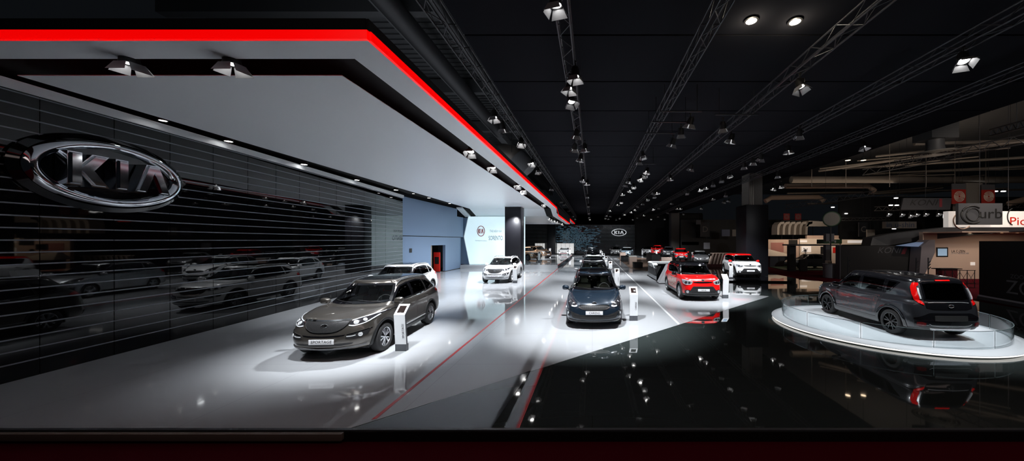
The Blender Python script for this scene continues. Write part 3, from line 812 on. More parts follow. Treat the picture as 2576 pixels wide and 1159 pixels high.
# ---- boxy compact
BOX = dict(two_tone=1, L=4.14, W=1.80, R=.335, rimR=.235, axles=(-1.26, 1.31), arch=.385, clad=.085, cowlu=.24,
    levels=[(.22, .22, .27, .15, .2, .14), (.24, .24, .30, .045, .06, .04), (.40, .40, .44, .005, .0, .0), (.58, .58, .6, 0, .01, .0),
            (.76, .76, .78, .002, .05, .02), (.90, .92, .94, .015, .09, .05), (1.00, 1.02, 1.02, .06, .18, .09)],
    rF=(.34, .42), rR=(.30, .34), bF=.16, bR=.09, crown=.045,
    belt=[(-1.4, 1.08), (-.8, 1.05), (1.0, 1.07), (1.9, 1.10)],
    roof=[(-.8, 1.55), (-.3, 1.615), (.3, 1.62), (1.2, 1.60), (2.0, 1.555)],
    gh=dict(w=.80, yF=-1.14, yR=1.97, yFt=-.62, yRt=1.84, wr=.66, rF=(.11, .18), rR=(.20, .26), bF=.15, bR=.08),
    ws=([(0, 1.10), (.5, 1.10), (.735, 1.115)], [(0, 1.52), (.4, 1.52), (.62, 1.505)]),
    rw=([(0, 1.00), (.40, 1.00), (.56, 1.03)], [(0, 1.50), (.35, 1.495), (.54, 1.46)]),
    side_glass=[([(-.72, 1.10), (-.3, 1.09), (.10, 1.09)], [(-.70, 1.12), (-.45, 1.45), (.08, 1.49)]),
                ([(.17, 1.09), (.6, 1.10), (.98, 1.11)], [(.15, 1.49), (.6, 1.49), (.98, 1.47)]),
                ([(1.05, 1.12), (1.15, 1.14), (1.20, 1.16)], [(1.05, 1.46), (1.25, 1.45), (1.42, 1.43)])],
    pillar=[([(.06, 1.09), (.20, 1.09)], [(.04, 1.49), (.18, 1.49)]), ([(.96, 1.10), (1.07, 1.10)], [(.96, 1.47), (1.07, 1.47)])],
    belt_chrome=None,
    gaps=[[(-.80, 1.03), (-.82, .8), (-.80, .5), (-.74, .36)], [(.13, 1.06), (.15, .8), (.13, .36)], [(1.03, 1.06), (1.0, .85), (.92, .70), (.84, .40)], [(-.74, .35), (.84, .35)]],
    handles=[(-.08, .93), (.82, .95)], sill=.14,
    rail=None, mirror=(-.70, 1.08),
    hood_gap=[(.48, -1.93), (.62, -1.7), (.70, -1.4), (.72, -1.1)], wiper_z=1.11, cab=(-.95, 1.04), zt=1.5,
    roof_panel=([(0, -.50), (.4, -.48), (.64, -.36)], [(0, 1.74), (.4, 1.73), (.60, 1.60)]),
    plates=[(0, .50, 'front', 'SOUL')], badges=[(.93, 'front'), (.90, 'rear')],
    deco=[('grille', [(0, .80), (.25, .805), (.42, .82)], [(0, .87), (.25, .865), (.42, .85)], M['gloss_black'], 'front', .006, 'mid'),
          ('headlight', [(.46, .80), (.58, .73), (.72, .72), (.84, .80)], [(.46, .87), (.60, .91), (.74, .94), (.84, .95)], M['lamp_grey'], 'front', .010, 'pair',
           [('lens', 'lamp', .60, .815, .052, M['lamp_dark']), ('lens', 'lamp', .725, .825, .055, M['lamp_dark']), ('strip', 'lamp_trim', [(.50, .765), (.60, .742), (.72, .738), (.82, .79)], .022, M['lamp_white']), ('strip', 'lamp_trim', [(.47, .865), (.60, .90), (.74, .93), (.83, .94)], .014, M['lamp_white'])]),
          ('air_intake', [(0, .32), (.5, .32), (.80, .34)], [(0, .66), (.44, .66), (.62, .42)], AB, 'front', .012, 'mid',
           [('midstrip', 'intake_bar', [(0, .60), (.3, .60), (.42, .59)], .010, M['gloss_black']), ('midstrip', 'intake_bar', [(0, .42), (.3, .42), (.5, .40)], .010, M['gloss_black'])]),
          ('fog_lamp', [(.58, .36), (.68, .345), (.78, .37)], [(.58, .49), (.68, .51), (.78, .48)], M['black_plastic'], 'front', .018, 'pair',
           [('lens', 'lamp', .68, .425, .062, M['lamp_white'])]),
          ('splitter', [(0, .25), (.4, .25), (.72, .27)], [(0, .29), (.4, .29), (.76, .31)], M['black_plastic'], 'front', .024, 'mid'),
          ('tail_lamp', [(.60, .91), (.61, .99), (.65, 1.04), (.655, 1.2), (.63, 1.35), (.58, 1.40), (.565, 1.46)], [(.70, .96), (.73, 1.04), (.735, 1.12), (.73, 1.2), (.705, 1.32), (.67, 1.40), (.63, 1.46)], M['tail_red'], 'rear', .016, 'pair',
           [('strip', 'lamp_trim', [(.632, 1.06), (.636, 1.2), (.615, 1.33)], .03, M['lamp_white'])], True),
          ('brake_lamp', [(0, 1.505), (.18, 1.505)], [(0, 1.535), (.18, 1.535)], M['tail_red'], 'rear', .02, 'mid'),
          ('tailgate_panel', [(0, .80), (.4, .80), (.56, .84)], [(0, .99), (.4, .99), (.57, 1.02)], M['gloss_black'], 'rear', .008, 'mid',
           [('midstrip', 'panel_trim', [(0, .985), (.3, .985), (.50, .97)], .010, M['silver_plastic'])]),
          ('rear_bumper', [(0, .34), (.5, .34), (.78, .36)], [(0, .72), (.50, .72), (.80, .58)], AB, 'rear', .010, 'mid',
           [('midstrip', 'panel_trim', [(0, .40), (.4, .40), (.52, .44)], .010, M['silver_plastic'])]),
          ('fog_lamp', [(.60, .40), (.68, .385), (.76, .40)], [(.60, .47), (.68, .49), (.76, .48)], M['tail_dark'], 'rear', .024, 'pair'),
          ('skid_plate', [(0, .27), (.25, .27), (.45, .29)], [(0, .33), (.25, .33), (.5, .34)], M['silver_plastic'], 'rear', .024, 'mid'),
          ('plate_recess', [(0, .52), (.3, .52), (.40, .525)], [(0, .66), (.3, .66), (.40, .655)], M['ink_black'], 'rear', .018, 'mid'),
          ('door_art', [(-.78, .45), (0, .42), (.80, .45)], [(-.80, .98), (0, 1.0), (.95, 1.0)], DB, 'side', .004, 'pair')])

# ---- low coupe
CPE = dict(SUV, L=4.3, W=1.86, R=.34, rimR=.25, axles=(-1.30, 1.32), arch=.38, clad=.03, clad_mat=0, cowlu=.33,
    levels=[(.14, .16, .2, .16, .2, .14), (.16, .18, .24, .04, .05, .04), (.3, .3, .34, .005, .0, .0), (.42, .42, .46, 0, .01, .0),
            (.54, .58, .62, .004, .04, .02), (.62, .72, .78, .02, .10, .05), (.68, .82, .88, .06, .2, .09)],
    belt=[(-1.0, .86), (-.2, .84), (1.2, .92), (2.0, .96)], roof=[(-.5, 1.15), (.2, 1.25), (.8, 1.25), (2.0, 1.08)],
    gh=dict(w=.78, yF=-.95, yR=1.85, yFt=-.05, yRt=1.1, wr=.58, rF=(.12, .2), rR=(.18, .26), bF=.2, bR=.1),
    ws=([(0, .89), (.5, .89), (.70, .91)], [(0, 1.13), (.4, 1.13), (.54, 1.11)]), rw=([(0, .98), (.4, .98), (.55, 1.0)], [(0, 1.14), (.3, 1.14), (.48, 1.12)]),
    side_glass=[([(-.55, .90), (0, .89), (.5, .90)], [(-.5, .92), (0, 1.12), (.45, 1.14)]), ([(.58, .91), (.8, .93), (1.2, .98)], [(.55, 1.13), (.8, 1.12), (1.1, 1.05)])],
    pillar=None, belt_chrome=None, gaps=[[(-.75, .8), (-.78, .6), (-.7, .3)], [(.55, .85), (.58, .6), (.5, .3)]], handles=[(.4, .74)], sill=.08, sill_chrome=0, rail=None,
    mirror=(-.55, .86), hood_gap=[(.45, -1.9), (.6, -1.6), (.7, -1.2), (.7, -1.0)], wiper_z=.9, cabin=False, roof_panel=None,
    plates=[], badges=[],
    deco=[('grille', [(0, .42), (.3, .43), (.5, .46)], [(0, .54), (.3, .54), (.5, .52)], M['gloss_black'], 'front', .006, 'mid'),
          ('headlight', [(.52, .53), (.66, .54), (.84, .62)], [(.52, .59), (.66, .65), (.84, .72)], M['lamp_dark'], 'front', .008, 'pair'),
          ('air_intake', [(0, .22), (.4, .22), (.6, .26)], [(0, .34), (.4, .34), (.65, .36)], M['tail_dark'], 'front', .006, 'mid'),
          ('tail_lamp', [(.5, .72), (.7, .72), (.86, .74)], [(.5, .80), (.7, .82), (.84, .84)], M['tail_red'], 'rear', .010, 'pair')])
# ---- family hatchback
HAT = dict(MPV, L=4.25, W=1.77, R=.32, rimR=.21, axles=(-1.25, 1.35),
    roof=[(-.7, 1.33), (-.1, 1.45), (.5, 1.47), (1.3, 1.43), (2.0, 1.34)],
    levels=[(.18, .19, .24, .16, .22, .16), (.2, .21, .28, .05, .07, .05), (.32, .36, .40, .008, .0, .0), (.46, .52, .55, 0, .005, .0),
            (.58, .68, .70, .004, .05, .02), (.68, .82, .86, .02, .13, .05), (.74, .91, .95, .06, .22, .09)],
    belt=[(-1.4, .94), (-.8, .93), (1.0, .97), (2.1, 1.02)],
    gh=dict(w=.77, yF=-1.2, yR=1.95, yFt=-.3, yRt=1.5, wr=.58, rF=(.12, .25), rR=(.16, .22), bF=.24, bR=.08),
    ws=([(0, .98), (.5, .98), (.70, 1.0)], [(0, 1.35), (.4, 1.35), (.55, 1.33)]), rw=([(0, 1.02), (.4, 1.02), (.6, 1.05)], [(0, 1.29), (.3, 1.29), (.5, 1.27)]),
    side_glass=[([(-.85, .97), (-.3, .97), (.15, .975)], [(-.82, .99), (-.25, 1.30), (.12, 1.35)]), ([(.21, .98), (.6, .99), (1.0, 1.0)], [(.20, 1.35), (.6, 1.35), (.95, 1.30)])],
    pillar=None, handles=[(-.05, .82), (.85, .85)], rail=None, mirror=(-.8, .96), roof_panel=None, wiper_z=.99, cab=(-.95, .92), zt=1.32,
    belt_chrome=None, plates=[], badges=[])
HAT['deco'] = [('grille', [(0, .50), (.3, .51), (.42, .53)], [(0, .58), (.3, .58), (.42, .57)], M['gloss_black'], 'front', .006, 'mid'),
    ('headlight', [(.50, .56), (.64, .56), (.84, .64)], [(.50, .64), (.66, .70), (.82, .80)], M['lamp_white'], 'front', .008, 'pair'),
    ('air_intake', [(0, .26), (.4, .26), (.6, .30)], [(0, .40), (.4, .40), (.65, .42)], M['black_plastic'], 'front', .006, 'mid')]
# ---------------------------------------------------------------- materials of the hall
def floor_mat(name, col, rough, noise=None, seams=None, spec=.5):
    "glossy sheet floor; seams = panel size, drawn as thin dark joints"
    m = mat(name, col, rough, spec=spec)
    nt = m.node_tree; b = nt.nodes['Principled BSDF']
    tc = nt.nodes.new('ShaderNodeTexCoord')
    n = nt.nodes.new('ShaderNodeTexNoise'); n.inputs['Scale'].default_value = .8; n.inputs['Detail'].default_value = 2
    bp = nt.nodes.new('ShaderNodeBump'); bp.inputs['Strength'].default_value = .012; bp.inputs['Distance'].default_value = .1
    nt.links.new(tc.outputs['Object'], n.inputs['Vector']); nt.links.new(n.outputs['Fac'], bp.inputs['Height'])
    nt.links.new(bp.outputs[0], b.inputs['Normal'])
    if seams:
        br = nt.nodes.new('ShaderNodeTexBrick'); br.offset = 0
        br.inputs['Scale'].default_value = 1; br.inputs['Mortar Size'].default_value = .004; br.inputs['Brick Width'].default_value = seams[0]
        br.inputs['Row Height'].default_value = seams[1]; br.inputs['Color1'].default_value = (*col, 1); br.inputs['Color2'].default_value = (*col, 1)
        br.inputs['Mortar'].default_value = (col[0] * .7, col[1] * .7, col[2] * .7, 1)
        nt.links.new(tc.outputs['Object'], br.inputs['Vector']); nt.links.new(br.outputs['Color'], b.inputs['Base Color'])
    return m
floor_mat('floor_light', (.42, .435, .455), .05, seams=(3.0, 2.4))
floor_mat('floor_black', (.032, .040, .039), .03, seams=(3.0, 2.4))
floor_mat('floor_grey', (.045, .05, .06), .06)
mat('line_red', (.62, .006, .004), .3)
mat('line_white', (.8, .82, .84), .25)
mat('line_dark', (.008, .009, .01), .08)
mat('carpet_red', (.09, .002, .010), .95, spec=.05, bump=.6, bscale=300, noise=(160, (.05, .001, .005)))
mat('step_black', (.003, .003, .003), .6)
mat('step_brown', (.16, .12, .10), .6)
mat('soffit_white', (.84, .87, .90), .38)
mat('band_red', (.9, .002, .001), .35, emit=(1, 0, 0), es=.85)
mat('void_black', (.002, .002, .002), .9)
mat('panel_black', (.003, .003, .0035), .02, spec=.5)
mat('slat_grey', (.26, .28, .32), .4)
mat('ceiling_black', (.018, .0185, .022), .9, spec=0)
mat('truss_metal', (.05, .05, .055), .4, .5)
mat('truss_bright', (.4, .38, .36), .35, .9)
mat('lamp_body', (.02, .02, .02), .45)
mat('door_metal', (.42, .42, .43), .45, .3)
mat('lens', (.9, .9, .9), .3, emit=(1, .985, .96), es=14)
mat('lens_dim', (.9, .9, .9), .3, emit=(1, .985, .96), es=3)
mat('lens_warm', (.9, .85, .7), .3, emit=(1, .75, .5), es=10)
mat('wall_blue', (.165, .24, .365), .5)
mat('kiosk_white', (.78, .8, .82), .35)
mat('kiosk_grey', (.07, .075, .085), .4)
mat('screen_dark', (.02, .012, .01), .1, coat=1)
mat('screen_face', (.7, .85, .88), .4, emit=(.62, .80, .86), es=.78)
mat('screen_small', (.2, .3, .4), .2, emit=(.3, .42, .55), es=.6)
mat('logo_red', (.45, .03, .02), .5)
mat('logo_chrome', (.62, .64, .68), .07, 1.0)
mat('backlit', (.7, .7, .7), .5, emit=(.8, .8, .78), es=.6)
mat('wood_tan', (.30, .20, .15), .25, noise=(4, (.22, .15, .11)))
mat('box_tan', (.42, .32, .27), .6)
mat('pillar_black', (.006, .006, .008), .35, spec=.25)
mat('concrete', (.20, .185, .165), .8, bump=.2, bscale=30)
mat('plinth_white', (.74, .78, .82), .22)
mat('glass_edge', (.25, .32, .33), .1, .3)
mat('light_strip', (.9, .88, .84), .4, emit=(1, .96, .9), es=1.1)
mat('booth_beige', (.60, .45, .36), .7)
mat('booth_cream', (.75, .66, .55), .6)
mat('booth_grey', (.10, .10, .11), .6)
mat('booth_dark', (.018, .018, .021), .6)
mat('booth_black', (.003, .003, .003), .6)
mat('curb_grey', (.052, .054, .06), .6)
mat('sign_cream', (.8, .75, .7), .5, emit=(1, .92, .85), es=.35)
mat('sign_red', (.7, .02, .01), .5)
mat('green_dark', (.015, .05, .02), .5)
mat('roof_metal', (.15, .155, .16), .6)
mat('duct_dark', (.035, .036, .038), .5)
mat('duct_metal', (.25, .22, .19), .4, .5)
mat('duct_tan', (.42, .31, .24), .6)
mat('sign_navy', (.06, .08, .14), .5)

# art on the doors of the two painted cars: loose scribbled strokes
def scribble(name, base, ink, scale, lo, hi):
    m = mat(name, base, .3, coat=1); nt = m.node_tree; b = nt.nodes['Principled BSDF']
    tc = nt.nodes.new('ShaderNodeTexCoord'); mp = nt.nodes.new('ShaderNodeMapping'); mp.inputs['Scale'].default_value = (1, .45, 1)
    n = nt.nodes.new('ShaderNodeTexNoise'); n.inputs['Scale'].default_value = scale; n.inputs['Detail'].default_value = 4; n.inputs['Distortion'].default_value = 3
    r = nt.nodes.new('ShaderNodeValToRGB'); e = r.color_ramp.elements
    e[0].position = lo; e[0].color = (*base, 1); e[1].position = lo + .02; e[1].color = (*ink, 1)
    x = e.new(hi); x.color = (*ink, 1); y = e.new(hi + .02); y.color = (*base, 1)
    nt.links.new(tc.outputs['Object'], mp.inputs[0]); nt.links.new(mp.outputs[0], n.inputs['Vector'])
    nt.links.new(n.outputs['Fac'], r.inputs[0]); nt.links.new(r.outputs[0], b.inputs['Base Color'])
scribble('art_red', (.55, .01, .008), (.55, .45, .38), 6, .45, .60)
scribble('art_dark', (.032, .034, .040), (.40, .06, .03), 9, .63, .65)

# ---------------------------------------------------------------- floors
mb = MB(); mb.prism([(-14, 4.75), (26, 4.75), (17.0, 13.0), (17.3, 16.5), (14.6, 23.5), (16.5, 70), (-14, 70)], -.15, 0, M['floor_black'])
floor = struct(mb.build('floor'))
mb = MB(); mb.prism([(-13.2, 4.755), (-3.48, 4.755), (8.58, 16.0), (6.9, 17.3), (6.7, 30), (8.4, 34), (8.4, 65), (-13.2, 65)], 0, .004, M['floor_light'])
struct(mb.build('floor'))
a = on_floor(1040, 1077)
mb = MB(); mb.prism([(-3.44, 4.755), on_floor(1236, 1077), on_floor(1335, 932), on_floor(1310, 941)], 0, .004, M['floor_grey'])
struct(mb.build('floor'))
mb = MB(); mb.prism([on_floor(1270, 1077), on_floor(1305, 1077), on_floor(1365, 926), on_floor(1346, 930)], 0, .004, M['floor_grey'])
struct(mb.build('floor'))
mb = MB(); mb.prism([on_floor(1304.5, 1077), on_floor(1306.5, 1077), on_floor(1366.6, 925), on_floor(1365.4, 926)], .0, .006, M['line_red'])
struct(mb.build('trim_1'))
mb = MB(); mb.prism([on_floor(934, 1056), on_floor(948, 1053), (-3.29, 32.1), (-3.35, 32.1)], .004, .007, M['line_red'])
struct(mb.build('trim_2'))
mb = MB(); mb.prism([(2.76, 10.62), (2.84, 10.70), (2.84, 62), (2.76, 62)], .004, .008, M['line_white'])
struct(mb.build('trim_3'))
mb = MB(); mb.box(-14, 26, 4.70, 4.75, -.01, .006, M['kiosk_grey']); struct(mb.build('trim_4'))
mb = MB(); mb.box(-14, 26, 4.68, 4.745, -.16, -.011, M['step_black']); struct(mb.build('trim_5'))
mb = MB(); mb.rbox(-12, -3.52, 4.62, 4.679, -.11, -.012, .006, M['step_brown'])
tag(mb.build('edge_plank'), 'brown plank fixed along the left part of the stage front edge', 'plank')
mb = MB(); mb.prism([(-16, .5), (60, .5), (60, 75), (-16, 75)], -.25, -.151, M['carpet_red']); struct(mb.build('floor'))

# raised platform on the left behind the pillar
mb = MB(); mb.box(-12.86, -3.36, 32.1, 56, .005, .33, M['floor_light'])
pf = mb.build('display_platform'); tag(pf, 'raised pale platform with a red edge line carrying the tan cars', 'platform')
mb = MB(); mb.box(-3.36, -3.33, 32.1, 56, .28, .335, M['line_red']); mb.build('edge_line', pf)

# ---------------------------------------------------------------- left wall
def wall_x(y): return -(11.1 + .107 * (y - 6.2)) if y < 22.4 else -12.87
mb = MB(); st = MB()
Y0 = 1.05; seams = []
y = 6.657 - 1.12 * 3
while y < 22.3:
    seams.append(y); y += 1.12
seams[-1] = 22.4
for a, b in zip(seams, seams[1:]):
    xa, xb = wall_x(a), wall_x(b)
    g = .006
    for k in range(-1, 23):
        z0 = 0 if k < 0 else .317 + .238 * k + .028
        z1 = .317 + .238 * (k + 1)
        z1 = min(z1, 5.60)
        if z0 >= z1: continue
        mb.prism([(xa, a + g), (xb, b - g), (xb - .2, b - g), (xa - .2, a + g)], z0, z1, M['panel_black'])
    for k in range(23):
        z = .317 + .238 * k
        if z > 5.57: continue
        st.prism([(xa - .006, a + g), (xb - .006, b - g), (xb - .15, b - g), (xa - .15, a + g)], z + .001, z + .027, M['slat_grey'])
mb.prism([(wall_x(seams[0]) - .05, seams[0]), (wall_x(22.39) - .05, 22.4), (wall_x(22.39) - .3, 22.4), (wall_x(seams[0]) - .3, seams[0])], 0, 5.6, M['void_black'])
wl = struct(mb.build('wall_left')); st.build('slat', wl)
mb = MB(); mb.prism([(wall_x(3.3) + .05, 3.3), (wall_x(22.39) + .05, 22.4), (wall_x(22.39) - .3, 22.4), (wall_x(3.3) - .3, 3.3)], 5.6, 5.78, M['soffit_white'])
struct(mb.build('trim_6'))

# big emblem on the wall
def wall_frame(yc, z, off):
    d = Vector((wall_x(yc + 1) - wall_x(yc), 1, 0)).normalized()      # along the wall, away from the camera
    nrm = Vector((d.y, -d.x, 0))
    m = Matrix(((d.x, -nrm.x, 0, wall_x(yc) + nrm.x * off), (d.y, -nrm.y, 0, yc + nrm.y * off), (0, 0, 1, z), (0, 0, 0, 1)))
    return m
def emblem(name, label, frame, rx, rz, tube, depth, lm, wid, hei, big=True):
    root = empty(name); root.matrix_world = frame; tag(root, label, 'logo')
    N = 96
    mb = MB(); vs = []; fs = []
    prof = [(-1.0, 0), (-.95, -.5), (-.55, -.9), (0, -1.0), (.6, -.8), (1.0, -.25), (1.0, 0)]
    for k in range(N):
        a = 2 * PI * k / N; c, s = math.cos(a), math.sin(a)
        nx, nz = c * rz, s * rx; l = math.hypot(nx, nz); nx /= l; nz /= l
        tw = tube * (1 + .35 * abs(c))
        for (q, dd) in prof:
            vs.append(((rx - tw) * c + nx * q * tw, dd * depth * .4, (rz - tw) * s + nz * q * tw))
    P_ = len(prof)
    for k in range(N):
        for j in range(P_ - 1):
            fs.append((k * P_ + j, ((k + 1) % N) * P_ + j, ((k + 1) % N) * P_ + j + 1, k * P_ + j + 1))
    mb.add(vs, fs, lm, True); mb.build('emblem_ring', root)
    mb = MB(); E = [((rx - tube * .9) * math.cos(2 * PI * k / 64), (rz - tube * .9) * math.sin(2 * PI * k / 64)) for k in range(64)]
    mb.add([(a, .015, b) for a, b in E], [tuple(range(64))], M['gloss_black']); mb.build('backing_plate', root)
    if big:
        mb = MB(); E2 = [((rx + .13) * math.cos(2 * PI * k / 96), (rz + .12) * math.sin(2 * PI * k / 96)) for k in range(96)]
        E1 = [((rx + .02) * math.cos(2 * PI * k / 96), (rz + .02) * math.sin(2 * PI * k / 96)) for k in range(96)]
        vs = [(a, .055, b) for a, b in E2] + [(a, -.03, b) for a, b in E1] + [(a, .08, b) for a, b in E2]
        fs = [(k, (k + 1) % 96, 96 + (k + 1) % 96, 96 + k) for k in range(96)] + [(192 + k, 192 + (k + 1) % 96, (k + 1) % 96, k) for k in range(96)] + [tuple(range(192, 288))]
        mb.add(vs, fs, M['gloss_black'], True); mb.build('outer_bezel', root)
    for i, (v, f) in enumerate(kia_letters(None, wid, hei, lm, depth)):
        mb = MB(); mb.add(v, f, lm); me = mb.mesh('letter')
        bm = bmesh.new(); bm.from_mesh(me)
        bmesh.ops.bevel(bm, geom=[e for e in bm.edges if all(v.co.y < -depth * .9 for v in e.verts)], offset=depth * .16, segments=3, affect='EDGES')
        for f_ in bm.faces: f_.smooth = False
        bm.to_mesh(me); bm.free(); link_mesh('letter', me, root, (0, -.01, 0))
    return root
emblem('wall_emblem', 'huge chrome oval emblem with three raised letters on the black slatted left wall',
       wall_frame(7.68, 4.22, .10), 1.36, .74, .088, .26, M['logo_chrome'], 1.82, .70)

# ---------------------------------------------------------------- blue wall
mb = MB()
mb.box(-13.1, -12.87, 22.4, 31.4, 3.06, 5.72, M['wall_blue']); mb.box(-13.3, -12.15, 33.3, 33.4, .34, 5.0, M['wall_blue'])
mb.box(-13.1, -12.87, 22.4, 26.3, 0, 3.0, M['wall_blue'])
mb.box(-13.1, -12.87, 26.3, 28.9, 2.32, 3.0, M['wall_blue'])
mb.prism([(-12.87, 28.9), (-12.87, 32.05), (-13.1, 32.9), (-13.1, 28.9)], .05, 3.0, M['wall_blue'])
mb.box(-13.2, -12.93, 22.4, 32.5, 3.0, 3.06, M['ink_black'])
mb.box(-13.2, -12.95, 28.9, 32.0, 0, .05, M['ink_black'])
mb.prism([(-12.87, 31.4), (-12.87, 32.9), (-13.1, 32.9), (-13.1, 31.4)], 3.06, 5.0, M['wall_blue'])
struct(mb.build('wall_blue'))
mb = MB(); mb.box(-16, -13.1, 22.4, 22.5, 0, 6, M['void_black']); mb.box(-16, -15.9, 22.5, 34, 0, 6, M['void_black'])
mb.box(-13.25, -13.1, 26.3, 26.95, 0, 2.32, M['wood_tan'])
struct(mb.build('wall_back'))
mb = MB(); mb.box(-12.865, -12.84, 23.2, 23.5, 1.85, 2.15, M['ink_black']); tag(mb.build('wall_switch_panel'), 'small black square panel on the blue wall', 'panel')
t = empty('banner_stand', (-13.35, 28.3, 0), 0); tag(t, 'red panel stand inside the dark doorway of the blue wall', 'stand')
mb = MB(); mb.rbox(-.25, .3, -.03, .03, .05, 1.7, .01, M['sign_red']); mb.build('board', t)
mb = MB(); mb.box(-.16, .2, -.04, -.03, .7, 1.3, M['ink_black']); mb.build('screen', t)
mb = MB(); mb.rbox(-.3, .35, -.15, .15, 0, .05, .01, M['kiosk_grey']); mb.build('base', t)

# projection screen with chevron edge
YS = 33.0
def scr(px, py): return ((px - CX) * YS / F, H - (py - CY) * YS / F)
sp = [scr(1181, 664), scr(1320, 664), scr(1320, 544.5), scr(1178, 544.5), scr(1167, 595)]
t = empty('presentation_screen', (0, YS, 0)); tag(t, 'large pale cyan screen with an angular left edge behind the white car', 'screen')
mb = MB(); n = len(sp)
mb.add([(a, 0, b) for a, b in sp] + [(a, .25, b) for a, b in sp], [tuple(range(n)), tuple(range(2 * n - 1, n - 1, -1))] + [(i, (i + 1) % n, n + (i + 1) % n, n + i) for i in range(n)], M['screen_face'])
mb.build('screen_surface', t)
mb = MB(); P_ = sp[3:] + sp[:1]
for (a, b) in zip(P_, P_[1:]): mb.tube([(a[0], -.01, a[1]), (b[0], -.01, b[1])], .035, M['line_white'], 6)
mb.build('screen_edge', t)
cx_, cz_ = scr(1210, 581)
mb = MB(); ring = [(cx_ + .36 * math.cos(2 * PI * k / 40), -.015, cz_ + .50 * math.sin(2 * PI * k / 40)) for k in range(41)]
mb.tube(ring, .035, M['logo_red'], 6, False); mb.build('logo_ring', t)
mb = MB(); kia_letters(mb, .52, .46, M['logo_red'], .01); mb.build('lettering', t, (cx_, -.01, cz_))
a, b = scr(1210, 605); text('The Power to Surprise', .17, M['ink_grey'], t, (a, -.01, b), sx=.75)
a, b = scr(1247, 581.5); text('THE NEW KIA', .34, M['ink_grey'], t, (a, -.01, b), sx=.55)
a, b = scr(1247, 599); text('SORENTO', .62, M['sign_navy'], t, (a, -.01, b), sx=.50)

# ---------------------------------------------------------------- canopy on the left
ZS = H + 3.05
def cbox(mb, x0, x1, y0, y1, m, z0=ZS, z1=ZS + .012): mb.box(x0, x1, y0, y1, z0, z1, m)
XO, XS, XI = -3.43, -3.99, -4.63
mb = MB()
cbox(mb, -12.5, XS, 5.04, 5.54, M['soffit_white']); cbox(mb, XS, XO, 5.04, 31.6, M['soffit_white'])
mb.prism([(-10.63, 6.1), (XI, 6.1), (XI, 31.6), (-11.75, 31.6)], ZS, ZS + .012, M['soffit_white'])
can = struct(mb.build('ceiling_canopy'))
mb = MB()
mb.box(-12.6, XO + .02, 4.99, 5.04, ZS, ZS + .14, M['band_red']); mb.box(XO, XO + .05, 5.04, 31.6, ZS, ZS + .14, M['band_red'])
def sloped(mb, x0, x1, y0, y1, z0, z1, th, m):
    vs = [(x0, y0, z0), (x1, y0, z0), (x1, y1, z1), (x0, y1, z1)]; vs += [(a, b, c + th) for a, b, c in vs]
    mb.add(vs, [(0, 3, 2, 1), (4, 5, 6, 7), (0, 1, 5, 4), (1, 2, 6, 5), (2, 3, 7, 6), (3, 0, 4, 7)], m)
Z2 = H + 2.48; YL = 33.4; YE = 50.0; Z3 = H + 3.2
sloped(mb, XO, XO + .05, 31.6, YL, ZS, Z2, .10, M['band_red']); mb.box(XO, XO + .05, YL, YE, Z2, Z2 + .16, M['band_red'])
mb.box(XO, XO + .05, YE, 64, Z3, Z3 + .18, M['band_red'])
mb.build('edge_band', can)
mb = MB(); sloped(mb, XS, XO, 31.6, YL, ZS, Z2, .12, M['soffit_white']); mb.box(XS, XO, YL, YE, Z2, Z2 + .12, M['soffit_white'])
mb.box(XS, XO, YE, 64, Z3, Z3 + .12, M['soffit_white'])
sloped(mb, -11.75, XI, 31.6, YL, ZS, Z2, .12, M['soffit_white']); mb.box(-11.9, XI, YL, YE, Z2, Z2 + .12, M['soffit_white'])
sloped(mb, -12.85, -12.3, 31.2, YL, ZS, Z2 - .1, .12, M['soffit_white'])
struct(mb.build('ceiling_canopy'))
mb = MB()
mb.box(-13.2, XO, 5.045, 31.6, ZS + .27, ZS + .30, M['void_black'])           # inside top of the light slot
mb.box(-13.2, XO, 4.99, 5.035, ZS + .142, ZS + .31, M['void_black'])
mb.box(XO, XO + .04, 5.0, 31.7, ZS + .142, ZS + .31, M['void_black'])
mb.box(-13.2, XO + .04, 31.7, 64, Z3 + .2, Z3 + .3, M['void_black']); mb.box(XO, XO + .04, 31.7, 64, Z3 + .19, Z3 + .5, M['void_black'])
mb.box(XO + .001, XO + .04, 31.7, YE, Z2 + .165, Z3 + .3, M['void_black'])
sloped(mb, -12.3, -11.75, 31.6, YL, ZS + .02, Z2 + .02, .1, M['void_black']); sloped(mb, XI, XS, 31.6, YL, ZS + .02, Z2 + .02, .1, M['void_black'])
mb.box(XI, XS, YL, YE, Z2 + .02, Z2 + .1, M['void_black']); mb.box(-13, -11.9, YL, YE, Z2 + .02, Z2 + .1, M['void_black'])
struct(mb.build('ceiling_recess'))
mb = MB(); mb.box(XS, XO, 52, 64, H + .2, H + 3.2, M['void_black'])

# pillars
def pillar(label, x0, x1, y0, y1, z1, m='pillar_black', z0=.0):
    mb = MB(); mb.rbox(x0, x1, y0, y1, z0, z1, .03, M[m]); o = mb.build('pillar'); tag(o, label, 'pillar'); return o
pl = pillar('tall square black pillar behind the white car reaching the canopy', -7.72, -6.30, 29.1, 30.5, ZS - .02, z0=.004)
mb = MB(); mb.box(-7.76, -6.26, 29.06, 30.54, ZS - .06, ZS - .005, M['soffit_white']); mb.build('collar', pl)
pillar('farther slim black pillar between the tan cars and the white coupe', -8.0, -6.5, 58.0, 59.5, H + 3.2, z0=.004)
pl = pillar('wide black clad pillar right of the white car with the red roof', 11.75, 13.45, 25.2, 27.0, 5.45, z0=.001)
mb = MB(); mb.box(12.1, 13.15, 25.5, 26.7, 5.4, 8.2, M['concrete'])
for i in range(3): mb.box(12.12 + i * .12, 12.2 + i * .12, 25.42, 25.5, 5.4, 8.2, M['duct_metal'])
mb.build('concrete_shaft', pl)

